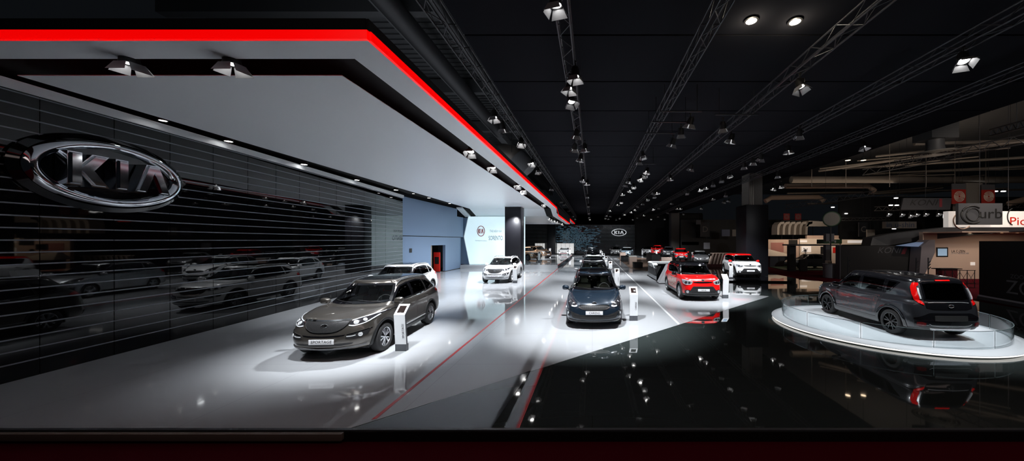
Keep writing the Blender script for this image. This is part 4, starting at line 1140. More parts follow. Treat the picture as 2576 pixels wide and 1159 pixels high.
# ---------------------------------------------------------------- far wall
YB = 65.0
mb = MB(); st = MB()
mb.box(-13.4, 8.4, YB, YB + .4, 0, H + 3.1, M['panel_black'])
for k in range(36): st.box(-13.4, 8.38, YB - .03, YB - .001, .14 + .16 * k, .18 + .16 * k, M['slat_grey'])
wb = struct(mb.build('wall_far')); st.build('slat', wb)
mb = MB(); mb.box(-16, 22, YB + 1, YB + 1.2, -.2, 8.2, M['void_black']); mb.box(8.4, 22, YB + .6, YB + .8, 0, 8, M['booth_black']); struct(mb.build('wall_backdrop'))
mb = MB(); rnd = random.Random(3)
for r in range(34):
    z = .5 + .15 * r + .03
    x = -9.5
    while x < -0.5 + 3.6:
        ln = rnd.uniform(.2, .9)
        dx = (x + ln / 2 + 3.2) / 5.2; dz = (z - 3.2) / 3.2
        if rnd.random() < 1.05 - (dx * dx + dz * dz) * .9: mb.box(x, x + ln, YB - .045, YB - .032, z, z + .075, M['led_blue'] if 'led_blue' in M else mat('led_blue', (.06, .12, .16), .4, emit=(.13, .26, .36), es=.3))
        x += ln + rnd.uniform(.05, .25)
o = mb.build('led_tile_field'); tag(o, 'dim blue mosaic of light tiles on the far slatted wall', 'wall light', kind='stuff')
emblem('wall_emblem', 'small oval emblem with three letters on the far slatted wall', Matrix.Translation((5.25, YB - .08, 4.32)), 1.5, .72, .065, .12, mat('logo_white', (.8, .82, .85), .2, .6, emit=(.8, .85, .9), es=.35), 1.9, .62, False)
for x0, x1, lb in ((-7.6 + 1.05, -3.4, 'pale backlit counter wall behind the white coupe'), (-10.6, -8.75, 'pale backlit shelf wall behind the tan cars, left of the far pillar')):
    t = empty('backlit_counter', ((x0 + x1) / 2, 61, 0)); tag(t, lb, 'counter'); hw = (x1 - x0) / 2
    mb = MB(); mb.box(-hw, hw, 0, .4, .35, 2.2, M['backlit']); mb.build('backlit_panel', t)
    mb = MB()
    for k in range(5): mb.box(-hw + 2 * hw * k / 4 - .02, -hw + 2 * hw * k / 4 + .02, -.02, .42, 0, 2.24, M['slat_grey'])
    mb.box(-hw, hw, -.02, .42, 0, .35, M['booth_dark']); mb.build('frame', t)

# ---------------------------------------------------------------- ceiling
HC = 5.2
mb = MB()
for k in range(40):
    v0 = 1 / (.00137 + .000565 * k) ; y0 = F * HC / v0; y1 = y0 + F * HC * .000565
    if y1 > 70: break
    mb.box(-3.25, 16.0, y0 + .03, y1 - .03, H + HC, H + HC + .08, M['ceiling_black'])
mb.box(-3.25, 16.0, -2, 70, H + HC + .082, H + HC + .2, M['void_black'])
struct(mb.build('ceiling'))
mb = MB(); mb.box(-16, -3.25, 64.5, 64.7, H + 3.3, 9, M['void_black']); mb.box(-3.25, 18, 66, 66.2, H + 3.1, H + HC, M['void_black']); struct(mb.build('wall_upper'))

# trusses
def truss(x, h, y0, y1, label, w=.27, m='truss_metal', group=None):
    t = empty('lighting_truss', (x, y0, H + h)); tag(t, label, 'truss', group)
    L_ = y1 - y0
    for sx in (-1, 1):
        for z in (0, w):
            mb = MB(); mb.tube([(sx * w / 2, 0, z), (sx * w / 2, L_, z)], .022, M[m], 8); mb.build('chord', t)
    mb = MB(); n = int(L_ / .42)
    for k in range(n):
        a = L_ * k / n; b = L_ * (k + 1) / n; s = 1 if k % 2 else -1
        mb.tube([(s * w / 2, a, 0), (-s * w / 2, b, 0)], .011, M[m], 5)
        for sx in (-1, 1): mb.tube([(sx * w / 2, a, 0 if s > 0 else w), (sx * w / 2, b, w if s > 0 else 0)], .011, M[m], 5)
    mb.build('bracing', t); return t
HT = 4.45
truss(-.70 * HT, HT, 3.0, 64, 'black lighting truss nearest the red edged canopy')
truss(-.132 * HT, HT, 3.0, 64, 'black lighting truss above the row of dark people carriers')
truss(.562 * HT, HT, 3.0, 64, 'black lighting truss right of the one over the people carriers')
truss(1.23 * HT, HT, 3.0, 60, 'black lighting truss above the red car, crossing the two ceiling glints')
truss(1.93 * HT, HT, 3.0, 60, 'black lighting truss above the white car with the red roof')
truss(2.6 * HT, HT, 3.0, 60, 'rightmost black lighting truss near the edge of the dark ceiling')
def pipe(px0, py0, px1, h, label):
    y = F * h / (CY - py0); x0 = (px0 - CX) * y / F; x1 = (px1 - CX) * y / F
    mb = MB(); mb.tube([(x0, y, H + h), (x1, y, H + h)], .025, M['truss_metal'], 8)
    for x in (x0 + .15, x1 - .15): mb.tube([(x, y, H + h), (x, y, H + HC + .09)], .012, M['truss_metal'], 6)
    tag(mb.build('lamp_bar'), label, 'bar')
pipe(1660, 280, 1765, 4.3, 'nearest thin black lamp bar reaching right from the second truss')
pipe(1640, 307, 1735, 4.3, 'middle of three thin black lamp bars beside the second truss')
pipe(1622, 335, 1700, 4.3, 'farthest of three near lamp bars beside the second truss')
pipe(1798, 288, 1908, 4.3, 'thin black lamp bar crossing the truss above the red car')
pipe(1590, 412, 1650, 4.3, 'short far lamp bar beside the second truss above the pale boxes')

# ---------------------------------------------------------------- spotlights
def make_spot(lensm):
    "barn-door spotlight, hangs below its clamp, lens faces -z of the head"
    parts = []
    mb = MB(); mb.tube([(0, 0, 0), (0, 0, -.12)], .02, M['lamp_body'], 8); mb.rbox(-.035, .035, -.03, .03, -.03, .03, .008, M['lamp_body']); parts.append(('clamp', mb.mesh('clamp'), None))
    mb = MB(); mb.tube([(-.14, 0, -.30), (-.14, 0, -.12), (.14, 0, -.12), (.14, 0, -.30)], .010, M['lamp_body'], 6); parts.append(('yoke', mb.mesh('yoke'), None))
    mb = MB(); mb.lathe([(0, .17), (.07, .17), (.11, .10), (.12, -.05), (.13, -.10), (.125, -.11), (.118, -.10)], M['lamp_body'], 20); parts.append(('housing', mb.mesh('housing'), 'head'))
    mb = MB(); mb.lathe([(0, -.085), (.07, -.088), (.112, -.094)], lensm, 16); parts.append(('lens', mb.mesh('lens'), 'head'))
    for k in range(4):
        mb = MB(); R_ = Matrix.Rotation(k * PI / 2, 4, 'Z'); wd = .12 if k % 2 else .09
        v = [(.125, -.11, -.105), (.125, .11, -.105), (.20, wd + .05, -.26), (.20, -wd - .05, -.26)]
        v += [(a + .004, b, c) for a, b, c in v]
        mb.add(v, [(0, 1, 2, 3), (7, 6, 5, 4), (0, 4, 5, 1), (1, 5, 6, 2), (2, 6, 7, 3), (3, 7, 4, 0)], M['door_metal'], False, R_)
        parts.append(('barn_door', mb.mesh('barn_door'), 'head'))
    return parts
SPOT = make_spot(M['lens']); SPOT_D = make_spot(M['lens_dim'])
def spot_fixture(loc, target, label, group, dim=False, scale=1.0):
    r = empty('spotlight', loc); tag(r, label, 'spotlight', group)
    d = Vector(target) - (Vector(loc) + Vector((0, 0, -.3)))
    q = (-d).to_track_quat('Z', 'Y'); r.scale = (scale,) * 3
    for nm, me, hd in (SPOT_D if dim else SPOT):
        o = link_mesh(nm, me, r)
        if hd: o.location = (0, 0, -.30); o.rotation_mode = 'QUATERNION'; o.rotation_quaternion = q
    return r
def at_height(px, py, h):
    y = F * h / (CY - py); return Vector(((px - CX) * y / F, y, H + h))
T = {
 'row truss': ([(1397, 7), (1447, 188), (1434, 218), (1437, 254), (1450, 338), (1446, 372), (1471, 372), (1461, 398), (1466, 451), (1477, 459), (1477.5, 494), (1480, 517), (1481, 535), (1482, 546), (1484, 551)],
   'black barn door spotlight hung along the truss above the dark people carriers', 'spotlights over the people carrier row'),
 'second': ([(1737, 309), (1713, 335), (1693, 360), (1617, 391), (1608, 406), (1628, 430), (1621, 440), (1612, 449), (1583, 455), (1574, 464), (1594, 468), (1585, 478), (1566, 486), (1555, 513), (1563, 507), (1535, 528), (1526, 541), (1536, 543), (1523, 548), (1530, 550)],
   'barn door spotlight hung on or beside the truss right of the people carrier truss', 'spotlights of the second truss'),
 'third': ([(2012, 216), (1819, 320), (1840, 349), (1739, 422), (1686, 447), (1646, 485), (1654, 483), (1646, 493), (1629, 500), (1617, 511), (1604, 518), (1598, 526), (1588, 532), (1571, 538), (1559, 548), (1550, 552)],
   'barn door spotlight hung on the truss above the red car', 'spotlights of the truss over the red car'),
 'fourth': ([(2422, 152), (2011, 338), (1983, 377), (1915, 397), (1894, 407), (1872, 418), (1835, 440), (1815, 452), (1794, 463), (1775, 470), (1761, 475), (1729, 484), (1690, 510), (1657, 522), (1643, 525), (1620, 540), (1603, 547), (1592, 551)],
   'barn door spotlight on the truss above the white car with the red roof', 'spotlights of the truss over the white and red car'),
 'fifth': ([(2173, 367), (1957, 441), (1965, 467), (1947, 473), (1826, 490), (1794, 498), (1834, 504), (1822, 507), (1765, 523), (1704, 523), (1712, 523), (1719, 537), (1680, 534), (1655, 544), (1672, 550), (1638, 550), (1624, 555)],
   'barn door spotlight hanging below the rightmost truss at the ceiling edge', 'spotlights of the rightmost truss'),
 'canopy truss': ([(1243, 292), (1264, 321), (1311, 358), (1339, 409), (1353, 429), (1387, 474), (1412, 506), (1419, 513), (1430, 529), (1441, 543), (1447, 550)],
   'barn door spotlight on the truss beside the red canopy edge', 'spotlights of the truss beside the canopy')}
TG = {'row truss': 0, 'second': 2, 'third': 5, 'fourth': 9, 'fifth': 11.5, 'canopy truss': -3}
rnd = random.Random(11)
for k, (pts, lb, grp) in T.items():
    for i, (a, b) in enumerate(pts):
        p = at_height(a, b, 4.15)
        tx = (TG[k] + p.x) / 2 + rnd.uniform(-1.5, 1.5)
        spot_fixture(p + Vector((0, 0, .32)), (tx, p.y + rnd.uniform(-3, 3.5), 0), lb, grp, dim=(rnd.random() < .35), scale=.9)
for i, (a, b) in enumerate([(325, 156), (583, 158), (1185, 381), (1240, 421), (1303, 466), (1318, 479), (1368, 514)]):
    p = at_height(a, b, 3.05 if i > 1 else 3.0)
    spot_fixture(p + Vector((0, 0, .36)), (p.x, p.y + (.5 if i < 2 else -3), 0), 'spotlight recessed in the black slot of the canopy', 'spotlights in the canopy slot', scale=.95)
for (a, b) in [(1385, 549), (1390, 552), (1398, 555), (1404, 557), (1416, 562)]:
    p = at_height(a, b, 2.35); spot_fixture(p + Vector((0, 0, .3)), (p.x - 3, p.y - 3, 0), 'spotlight clustered under the far lower end of the canopy', 'far canopy spotlights')
for (a, b) in [(1201, 547), (1244, 557), (1250, 558), (1259, 560)]:
    p = at_height(a, b, 2.35); spot_fixture(p + Vector((0, 0, .3)), (p.x + 3, p.y - 3, 0), 'spotlight hung in front of the top of the pale cyan screen', 'spotlights above the screen')
# small round downlights along the wall side of the canopy
for (a, b, r) in [(410, 304, .07), (575, 356, .09), (765, 414, .10), (898, 453, .10), (996, 478, .11), (1040, 487, .07), (1079, 498, .09), (1131, 512, .09)]:
    p = at_height(a, b, 3.06)
    t = empty('downlight', p); tag(t, 'small round downlight glowing in the slot above the left wall', 'downlight', 'downlights above the left wall')
    mb = MB(); mb.lathe([(r + .02, 0), (r + .02, .12), (0, .12)], M['lamp_body'], 16); mb.build('housing', t)
    mb = MB(); mb.lathe([(0, .0), (r, .005)], M['lens'], 16); mb.build('lens', t)
# two glowing discs added in place of reflections on the dark ceiling
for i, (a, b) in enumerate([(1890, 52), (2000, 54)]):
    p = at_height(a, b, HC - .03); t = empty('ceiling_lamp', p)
    tag(t, ('left', 'right')[i] + ' one of two glowing discs standing in for reflections on the dark ceiling panels', 'lamp')
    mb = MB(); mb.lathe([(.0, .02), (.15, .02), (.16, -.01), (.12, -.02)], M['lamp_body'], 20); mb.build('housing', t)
    mb = MB(); mb.lathe([(0, -.05), (.07, -.04), (.12, -.015)], M['glint_ceil'] if 'glint_ceil' in M else mat('glint_ceil', (.9, .9, .9), .3, emit=(1, .93, .82), es=12), 16); mb.build('lens', t)
    l = bpy.data.lights.new('glint_fill', 'POINT'); l.energy = 14; l.color = (1, .85, .65); l.shadow_soft_size = .05  # added point light that spreads the glint over the panels
    o = bpy.data.objects.new('glint_fill', l); COL.objects.link(o); o.location = p + Vector((0, 0, -.25))
# ---------------------------------------------------------------- cars
mdl_suv = make_model('sport_utility', SUV)
mdl_mpv = make_model('people_carrier', MPV)
mdl_box = make_model('boxy_compact', BOX)
mdl_cpe = make_model('coupe', CPE)
mdl_hat = make_model('hatchback', HAT)
R = math.radians
NOART = ('door_art',)
SUVF = (SUV['L'] / 2, SUV['axles'])
# each car is placed by the middle of its front bumper
def front_at(model, x, y, yaw, z=.004):
    L2 = model['P']['L'] / 2
    return (x + math.sin(-yaw) * -L2 * -1 * -1, y + math.cos(yaw) * L2, z) if False else (x - math.sin(yaw) * L2, y + math.cos(yaw) * L2, z)
place_car(mdl_suv, 'sport_utility_car', front_at(mdl_suv, -5.93, 7.24, R(4.0)), R(4.0), 'bronze grey sport utility car nearest the camera with plate lettering and kiosk at its side', 'paint_bronze')
place_car(mdl_suv, 'sport_utility_car', front_at(mdl_suv, -8.55, 13.0, R(6)), R(6), 'white sport utility car with black roof, half hidden behind the bronze grey car', 'paint_white')
place_car(mdl_suv, 'sport_utility_car', front_at(mdl_suv, -6.12, 20.6, R(0)), 0, 'white sport utility car standing in front of the tall black pillar', 'paint_white')
# row of people carriers
row = [(.06, 9.95, 'paint_blue', 'dark blue people carrier at the head of the long car row'),
       (.06, 17.1, 'paint_silver', 'silver people carrier with black glass roof, second in the long row'),
       (.10, 24.2, 'paint_white', 'pale people carrier with black roof, third in the long row'),
       (.08, 31.4, 'paint_black', 'black people carrier, fourth in the long row'),
       (.05, 38.6, 'paint_black', 'black people carrier, fifth in the long row with glinting roof'),
       (.0, 45.8, 'paint_dark', 'dark people carrier, sixth in the long row near the far wall'),
       (-.1, 53.0, 'paint_silver', 'silver people carrier at the far end of the long row')]
for i, (x, y, p, lb) in enumerate(row):
    place_car(mdl_mpv, 'people_carrier', front_at(mdl_mpv, x, y, 0), 0, lb, p, far=0 if i < 2 else 1)
place_car(mdl_box, 'compact_car', front_at(mdl_box, 4.93, 14.6, 0), 0, 'red boxy compact car with black roof and scribbled art on its doors', 'paint_red', roof='gloss_black', mirror='gloss_black', art='art_red')
place_car(mdl_box, 'compact_car', front_at(mdl_box, 11.0, 22.9, R(-6), .10), R(-6), 'white boxy compact car with bright red roof and mirrors beside the black clad pillar', 'paint_white', roof='paint_red', mirror='paint_red', skip=NOART)
# turntable car faces away
yaw = R(180 - 2)
place_car(mdl_box, 'compact_car', (9.17, 10.42, .135), yaw, 'dark graphite boxy car seen from behind on the round turntable', 'paint_graphite', roof='paint_black', rim='rim_black', mirror='paint_black', art='art_dark', accent='gloss_black')
# platform cars, coupe, far cars
place_car(mdl_suv, 'sport_utility_car', (-8.15, 40.3, .335), R(52), 'tan sport utility car on the raised platform, the nearer of the two', 'paint_tan', far=1)
place_car(mdl_suv, 'sport_utility_car', (-7.7, 46.6, .335), R(50), 'tan sport utility car on the raised platform, the farther of the two', 'paint_tan', far=1)
place_car(mdl_cpe, 'coupe', front_at(mdl_cpe, -4.75, 54.2, 0, .335), 0, 'low white coupe in front of the pale backlit counter wall', 'paint_white', roof='gloss_black', far=1)
place_car(mdl_box, 'compact_car', front_at(mdl_box, 4.1, 58.5, R(-5)), R(-5), 'white car at the far end behind the ice blue car', 'paint_white', far=1, skip=NOART)
place_car(mdl_box, 'compact_car', front_at(mdl_box, 5.35, 53.5, R(-14)), R(-14), 'ice blue compact car near the far slatted wall right of the long row', 'paint_ice', roof='paint_white', far=1, skip=NOART)
place_car(mdl_box, 'compact_car', front_at(mdl_box, 10.2, 61, R(-14)), R(-14), 'white car farthest away left of the far red car', 'paint_white', far=1, skip=NOART)
place_car(mdl_suv, 'sport_utility_car', front_at(mdl_suv, 10.9, 57, R(-20), .25), R(-20), 'red car far away behind the planters, left of the dark grey car', 'paint_red', roof='paint_red', far=1)
place_car(mdl_suv, 'sport_utility_car', front_at(mdl_suv, 12.2, 53, R(-14), .1), R(-14), 'dark grey car far away between the two small red cars', 'paint_graphite', far=1)
place_car(mdl_box, 'compact_car', front_at(mdl_box, 12.1, 44.8, R(-12)), R(-12), 'red car with silver grille behind the red art car, left of the silver car', 'paint_red', roof='paint_red', far=1, skip=NOART)
place_car(mdl_hat, 'hatchback', front_at(mdl_hat, 12.9, 38.8, R(-12)), R(-12), 'silver hatchback between the far red car and the white car with red roof', 'paint_silver', roof='paint_silver', far=1)

# black glossy plinth under the white and red car
mb = MB(); mb.prism([(8.6, 21.6), (12.8, 21.2), (12.6, 25.1), (11.6, 25.1), (11.6, 29), (9.0, 29)], .0005, .10, M['gloss_black'])
tag(mb.build('car_plinth'), 'low black glossy plinth under the white car with the red roof', 'platform')

# ---------------------------------------------------------------- information kiosks
def kiosk(x, y, label, word=None, yaw=0.0, screen='screen_dark'):
    t = empty('info_kiosk', (x, y, .331 if x < -3.4 and y > 33 else .004), yaw); tag(t, label, 'kiosk')
    w = .135
    mb = MB(); mb.box(-w, w, 0, .10, 0, .17, M['kiosk_grey']); mb.build('base', t)
    mb = MB()
    vs = [(-w, .0, .17), (w, .0, .17), (w, -.06, .90), (-w, -.06, .90), (-w, .06, .17), (w, .06, .17), (w, .0, .88), (-w, .0, .88)]
    mb.add(vs, [(0, 1, 2, 3), (3, 2, 6, 7)], M['kiosk_white']); mb.add(vs, [(1, 5, 6, 2), (4, 0, 3, 7), (5, 4, 7, 6), (0, 4, 5, 1)], M['kiosk_grey'])
    mb.build('column', t)
    mb = MB(); vs = [(-w, -.06, .90), (w, -.06, .90), (w, .18, 1.12), (-w, .18, 1.12), (-w, -.02, .87), (w, -.02, .87), (w, .20, 1.09), (-w, .20, 1.09)]
    mb.add(vs, [(0, 1, 2, 3)], M['kiosk_white']); mb.add(vs, [(1, 5, 6, 2), (4, 0, 3, 7), (5, 4, 7, 6), (0, 4, 5, 1), (2, 6, 7, 3)], M['kiosk_grey']); mb.build('screen_plate', t)
    a = math.atan2(.22, .24)
    mb = MB(); R_ = Matrix.Translation((0, -.06, .90)) @ Matrix.Rotation(a, 4, 'X')
    mb.rbox(-.085, .085, .06, .265, .002, .008, .003, M[screen], R_); mb.build('screen', t)
    if word:
        text(word, .075, M['ink_grey'], t, (.075, -.0305, .50), (Matrix.Rotation(R(4.7), 3, 'X') @ Matrix.Rotation(R(-90), 3, 'Y')).to_euler())
    return t
kiosk(-4.675, 8.05, 'white information kiosk beside the bronze grey car', 'SPORTAGE')
kiosk(-5.1 + .2, 20.9, 'white information kiosk at the right flank of the white car by the black pillar')
for y, lb in ((11.1, 'nearest'), (18.5, 'second'), (25.3, 'third'), (33.0, 'fourth'), (40.5, 'fifth'), (48.0, 'sixth'), (55.0, 'seventh')):
    kiosk(1.39, y, lb + ' white kiosk counted from the front along the people carrier row', 'CARENS' if y < 30 else None)
kiosk(6.22, 15.4, 'white kiosk with a lit tablet right of the red art car', None, 0, 'screen_small')
kiosk(9.62, 22.9, 'white kiosk with a dark screen left of the white car with red roof')
kiosk(6.9, 59.0, 'small white kiosk right of the ice blue car')
kiosk(11.1 - .3, 55.5, 'small white kiosk in front of the far red car'); kiosk(12.3, 49, 'small white kiosk before the far dark grey car')
kiosk(13.6, 44.6, 'small white kiosk between the far red car and the silver hatchback')
kiosk(9.1, 60, 'small white kiosk left of the farthest white car')
kiosk(-6.75, 52.5, 'small white kiosk left of the white coupe'); kiosk(-3.6, 53.2, 'small white kiosk right of the white coupe')
kiosk(-6.0, 37.2, 'small white kiosk before the nearer tan car')

# ---------------------------------------------------------------- counter and leaning board near the red car
t = empty('reception_counter', (4.3, 22.1, .004)); tag(t, 'dark glossy reception counter with white top behind the red art car', 'counter')
mb = MB(); mb.prism([(0, 0), (1.9, 0), (2.0, 3.6), (.25, 4.0), (.0, 3.2)], .04, 1.0, M['gloss_black']); mb.build('body', t)
mb = MB(); mb.prism([(-.03, 1.4), (-.03, 3.3), (.22, 4.05), (2.05, 3.66), (2.04, 3.3), (.3, 3.5), (.14, 3.1), (.14, 1.4)], 1.0, 1.08, M['kiosk_white']); mb.build('worktop', t)
mb = MB()
vs = []
for k in range(9):
    q = k / 8; yy = 2.0 - 1.5 * q; zz = 1.06 - .62 * q * q
    vs += [(.02, yy, zz), (.36, yy, zz), (.02, yy, zz - .05), (.36, yy, zz - .05)]
fs = []
for k in range(8):
    b = 4 * k; fs += [(b, b + 1, b + 5, b + 4), (b + 2, b + 6, b + 7, b + 3), (b, b + 4, b + 6, b + 2), (b + 1, b + 3, b + 7, b + 5)]
fs += [(0, 2, 3, 1), (32, 33, 35, 34)]
mb.add(vs, fs, M['kiosk_white'], True); mb.build('curved_ribbon', t, (-.05, -.3, .03))
mb = MB(); mb.box(-.03, 0.0, .1, 3.2, .3, .8, M['booth_dark']); mb.build('side_panel', t)
t = empty('leaning_board', (4.42, 20.7, .004)); tag(t, 'white slanted board standing left of the red art car', 'board')
mb = MB()
for (x0, x1, y0, y1, m, d) in ((0, .36, 0, .06, 'kiosk_white', 0),):
    vs = [(-.22, 0, .03), (.14, 0, .03), (.62, 0, 1.16), (.36, 0, 1.16)]; vs += [(a + .04, .9, c) for a, b, c in vs]
    mb.add(vs, [(0, 1, 2, 3), (3, 2, 6, 7), (0, 3, 7, 4)], M['kiosk_white']); mb.add(vs, [(1, 5, 6, 2), (5, 4, 7, 6), (0, 4, 5, 1)], M['booth_black'])
mb.build('panel', t)
mb = MB(); mb.box(-.24, .55, -.02, .92, 0, .03, M['booth_black']); mb.build('foot', t)

# lounge with wooden floor
mb = MB(); mb.prism([(3.7, 32), (5.4, 27.8), (6.4, 30), (7.5, 36), (8.2, 52), (3.9, 52)], .0045, .02, M['wood_tan']); struct(mb.build('floor'))
def block(x0, x1, y0, y1, h, m, name, label, cat, lid=None):
    t = empty(name, ((x0 + x1) / 2, y0, .021)); tag(t, label, cat); hw = (x1 - x0) / 2; d = y1 - y0
    mb = MB(); mb.rbox(-hw, hw, 0, d, .0, h - .06, .015, M[m]); mb.build('body', t)
    mb = MB(); mb.rbox(-hw - .02, hw + .02, -.02, d + .02, h - .058, h, .015, M[lid or m]); mb.build('top', t)
    if h < .7:
        pass
block(4.16, 5.0, 36.9, 38.0, .95, 'box_tan', 'storage_block', 'pale tan bar block in the middle of the wooden lounge floor', 'block', 'kiosk_white')
block(4.15, 4.95, 49.0, 50.0, .9, 'box_tan', 'storage_block', 'pale tan block farther back in front of the ice blue car', 'block')
block(4.1, 4.95, 32.3, 33.6, .52, 'booth_dark', 'ottoman', 'black cube stool on the wooden lounge floor', 'stool')
block(3.95, 4.7, 42.0, 46.0, .6, 'booth_dark', 'low_counter', 'long low dark bench between the two tan blocks', 'bench')
block(7.2, 8.2, 40, 44, 1.0, 'booth_dark', 'planter_box', 'dark planter box left of the small red cars', 'planter')
block(9.0, 10.4, 43, 43.5, .5, 'box_tan', 'low_counter', 'low tan bench in front of the far red car', 'bench')

# ---------------------------------------------------------------- turntable
TC = (9.05, 10.44); FZ = .13
t = empty('turntable', (TC[0], TC[1], .001)); tag(t, 'round white illuminated turntable carrying the dark graphite car', 'turntable')
mb = MB(); mb.lathe([(0, .128), (2.6, .128), (2.62, .120)], M['plinth_white'], 96, smooth=False); mb.build('disc', t)
mb = MB(); mb.lathe([(2.625, .12), (2.70, .135), (2.96, .085), (2.97, .075), (2.96, .065), (2.86, .06)], M['plinth_white'], 96); mb.build('outer_ring', t)
mb = MB(); mb.lathe([(2.88, .058), (2.95, .054), (2.95, .030), (2.88, .028)], M['light_strip'], 96); mb.build('light_strip', t)
mb = MB(); mb.lathe([(2.86, .06), (2.88, .028), (2.80, .0), (2.6, .0)], M['booth_dark'], 96); mb.build('skirt', t)
t = empty('glass_balustrade', (TC[0], TC[1], .13)); tag(t, 'low curved clear glass railing running round the turntable', 'railing')
NP = 12
for k in range(NP):
    a0 = 2 * PI * k / NP + .012 + .2; a1 = 2 * PI * (k + 1) / NP - .012 + .2
    mb = MB(); mb.lathe([(2.64, .0), (2.64, .42), (2.652, .42), (2.652, .0)], M['glass_rail'], 10, a0=a0, a1=a1); g = mb.build('glass_pane', t)
    mb = MB(); mb.lathe([(2.638, .420), (2.638, .43), (2.654, .43), (2.654, .420)], M['glass_edge'], 10, a0=a0, a1=a1); mb.build('top_edge', g)
    mb = MB(); a = a0 - .012; mb.tube([(2.646 * math.cos(a), 2.646 * math.sin(a), 0), (2.646 * math.cos(a), 2.646 * math.sin(a), .42)], .006, M['glass_edge'], 6); mb.build('post', t)

# ---------------------------------------------------------------- neighbouring stands on the right
ZF = -.15
def P3(px, py, y): return ((px - CX) * y / F, y, H - (py - CY) * y / F)
# long beige booth wall far behind
YW = 38.0
def facade(name, label, cat, px0, px1, py0, py1, y, m, depth=.3):
    a = P3(px0, py1, y); b = P3(px1, py0, y); z0 = max(ZF, a[2])
    t = empty(name, ((a[0] + b[0]) / 2, y, z0)); tag(t, label, cat); hw = (b[0] - a[0]) / 2
    mb = MB(); mb.box(-hw, hw, 0, depth, 0, b[2] - z0, M[m]); mb.build('panel', t)
    return t, hw, b[2] - z0
def on_facade(t, y, px0, px1, py0, py1, m, name, dy=-.03):
    a = P3(px0, py1, y); b = P3(px1, py0, y); l = t.location
    mb = MB(); mb.box(a[0] - l.x, b[0] - l.x, dy, 0, a[2] - l.z, b[2] - l.z, M[m]); return mb.build(name, t)
t, _, _ = facade('booth_wall', 'beige stand wall with a speckled red square panel right of the black clad pillar', 'wall panel', 1930, 2010, 602, 675, YW, 'booth_beige')
on_facade(t, YW, 1939, 1971, 610, 634, mat('panel_rose', (.45, .14, .12), .7, noise=(30, (.35, .2, .16))).name, 'red_panel')
on_facade(t, YW, 1984, 2006, 603, 614, 'booth_black', 'dark_panel')
for cy in (625.5, 640):
    c = P3(1987, cy, YW); l = t.location; mb = MB(); mb.lathe([(0, 0), (.19, 0), (.19, .04), (0, .04)], M['booth_black'], 20, Matrix.Rotation(PI / 2, 4, 'X')); mb.build('round_sign', t, (c[0] - l.x, 0, c[2] - l.z))
t, _, _ = facade('booth_wall', 'bright beige stand wall with dark pictures above the grey hall car', 'wall panel', 2012, 2112, 600, 668, YW + .6, 'booth_cream')
on_facade(t, YW + .6, 2016, 2040, 619, 634, 'sign_cream', 'lit_picture')
mb = MB(); l = t.location
for k in range(9):
    a = 2 * PI * k / 9; c = P3(2025, 630, YW + .6); rr = .35 if k % 2 else .22
    mb.tube([(c[0] - l.x, -.05, c[2] - l.z), (c[0] - l.x + rr * math.cos(a), -.05, c[2] - l.z + rr * math.sin(a))], .035, M['booth_black'], 5)
mb.build('emblem', t)
on_facade(t, YW + .6, 2012, 2030, 604, 609, 'sign_cream', 'lit_strip'); on_facade(t, YW + .6, 2064, 2082, 620, 640, 'booth_black', 'picture')
on_facade(t, YW + .6, 2095, 2110, 622, 636, 'sign_red', 'poster')
t, _, _ = facade('booth_wall', 'cream stand fascia running right beneath the letter C banner', 'wall panel', 2120, 2196, 602, 615, YW, 'booth_cream')
on_facade(t, YW, 2132, 2192, 604, 611, 'sign_cream', 'lit_strip')
t, _, _ = facade('booth_wall', 'long pale boxes on top of the beige stand walls', 'wall panel', 2030, 2110, 592, 601, YW + 1.2, 'booth_beige')
t, _, _ = facade('stand_canopy', 'grey flat canopy edge over the hall car', 'canopy', 2000, 2118, 614.5, 618, 30, 'booth_grey', 2.0)
mb = MB(); mb.prism([(-.5, .6), (.1, .6), (.1, 1.0), (-.5, 1.0)], -(t.location.z - ZF), 0, M['booth_dark']); mb.build('post', t, (P3(2010, 600, 30)[0] - t.location.x, 0, 0))
t, _, _ = facade('direction_box', 'dark green hanging box sign under the round green sign', 'sign', 2064, 2118, 602, 613, 29.5, 'green_dark', .5)
l = t.location
mb = MB()
for a in (2086, 2099): mb.box(P3(a, 0, 29.5)[0] - l.x, P3(a + 4, 0, 29.5)[0] - l.x, -.02, 0, .1, .3, M['ink_grey'])
mb.build('sign_mark', t)
# round sign on a post
c = P3(2092, 550.5, 28); t = empty('round_sign', c); tag(t, 'round green rimmed sign high on a post above the stands', 'sign')
R_ = Matrix.Rotation(R(-35), 4, 'Z') @ Matrix.Rotation(PI / 2, 4, 'X')
mb = MB(); mb.lathe([(0, -.2), (.62, -.2), (.66, 0), (.62, .06), (.56, .06)], M['green_dark'], 32, R_); mb.build('rim', t)
mb = MB(); mb.lathe([(0, .055), (.56, .055)], M['concrete'], 32, R_); mb.build('face', t)
mb = MB(); mb.tube([(0, .1, -.6), (0, .1, -c[2] + ZF)], .05, M['booth_dark'], 8); mb.build('post', t)
mb = MB(); mb.box(-.35, .35, .16, .5, -1.9, -1.25, M['booth_grey']); mb.build('control_box', t)
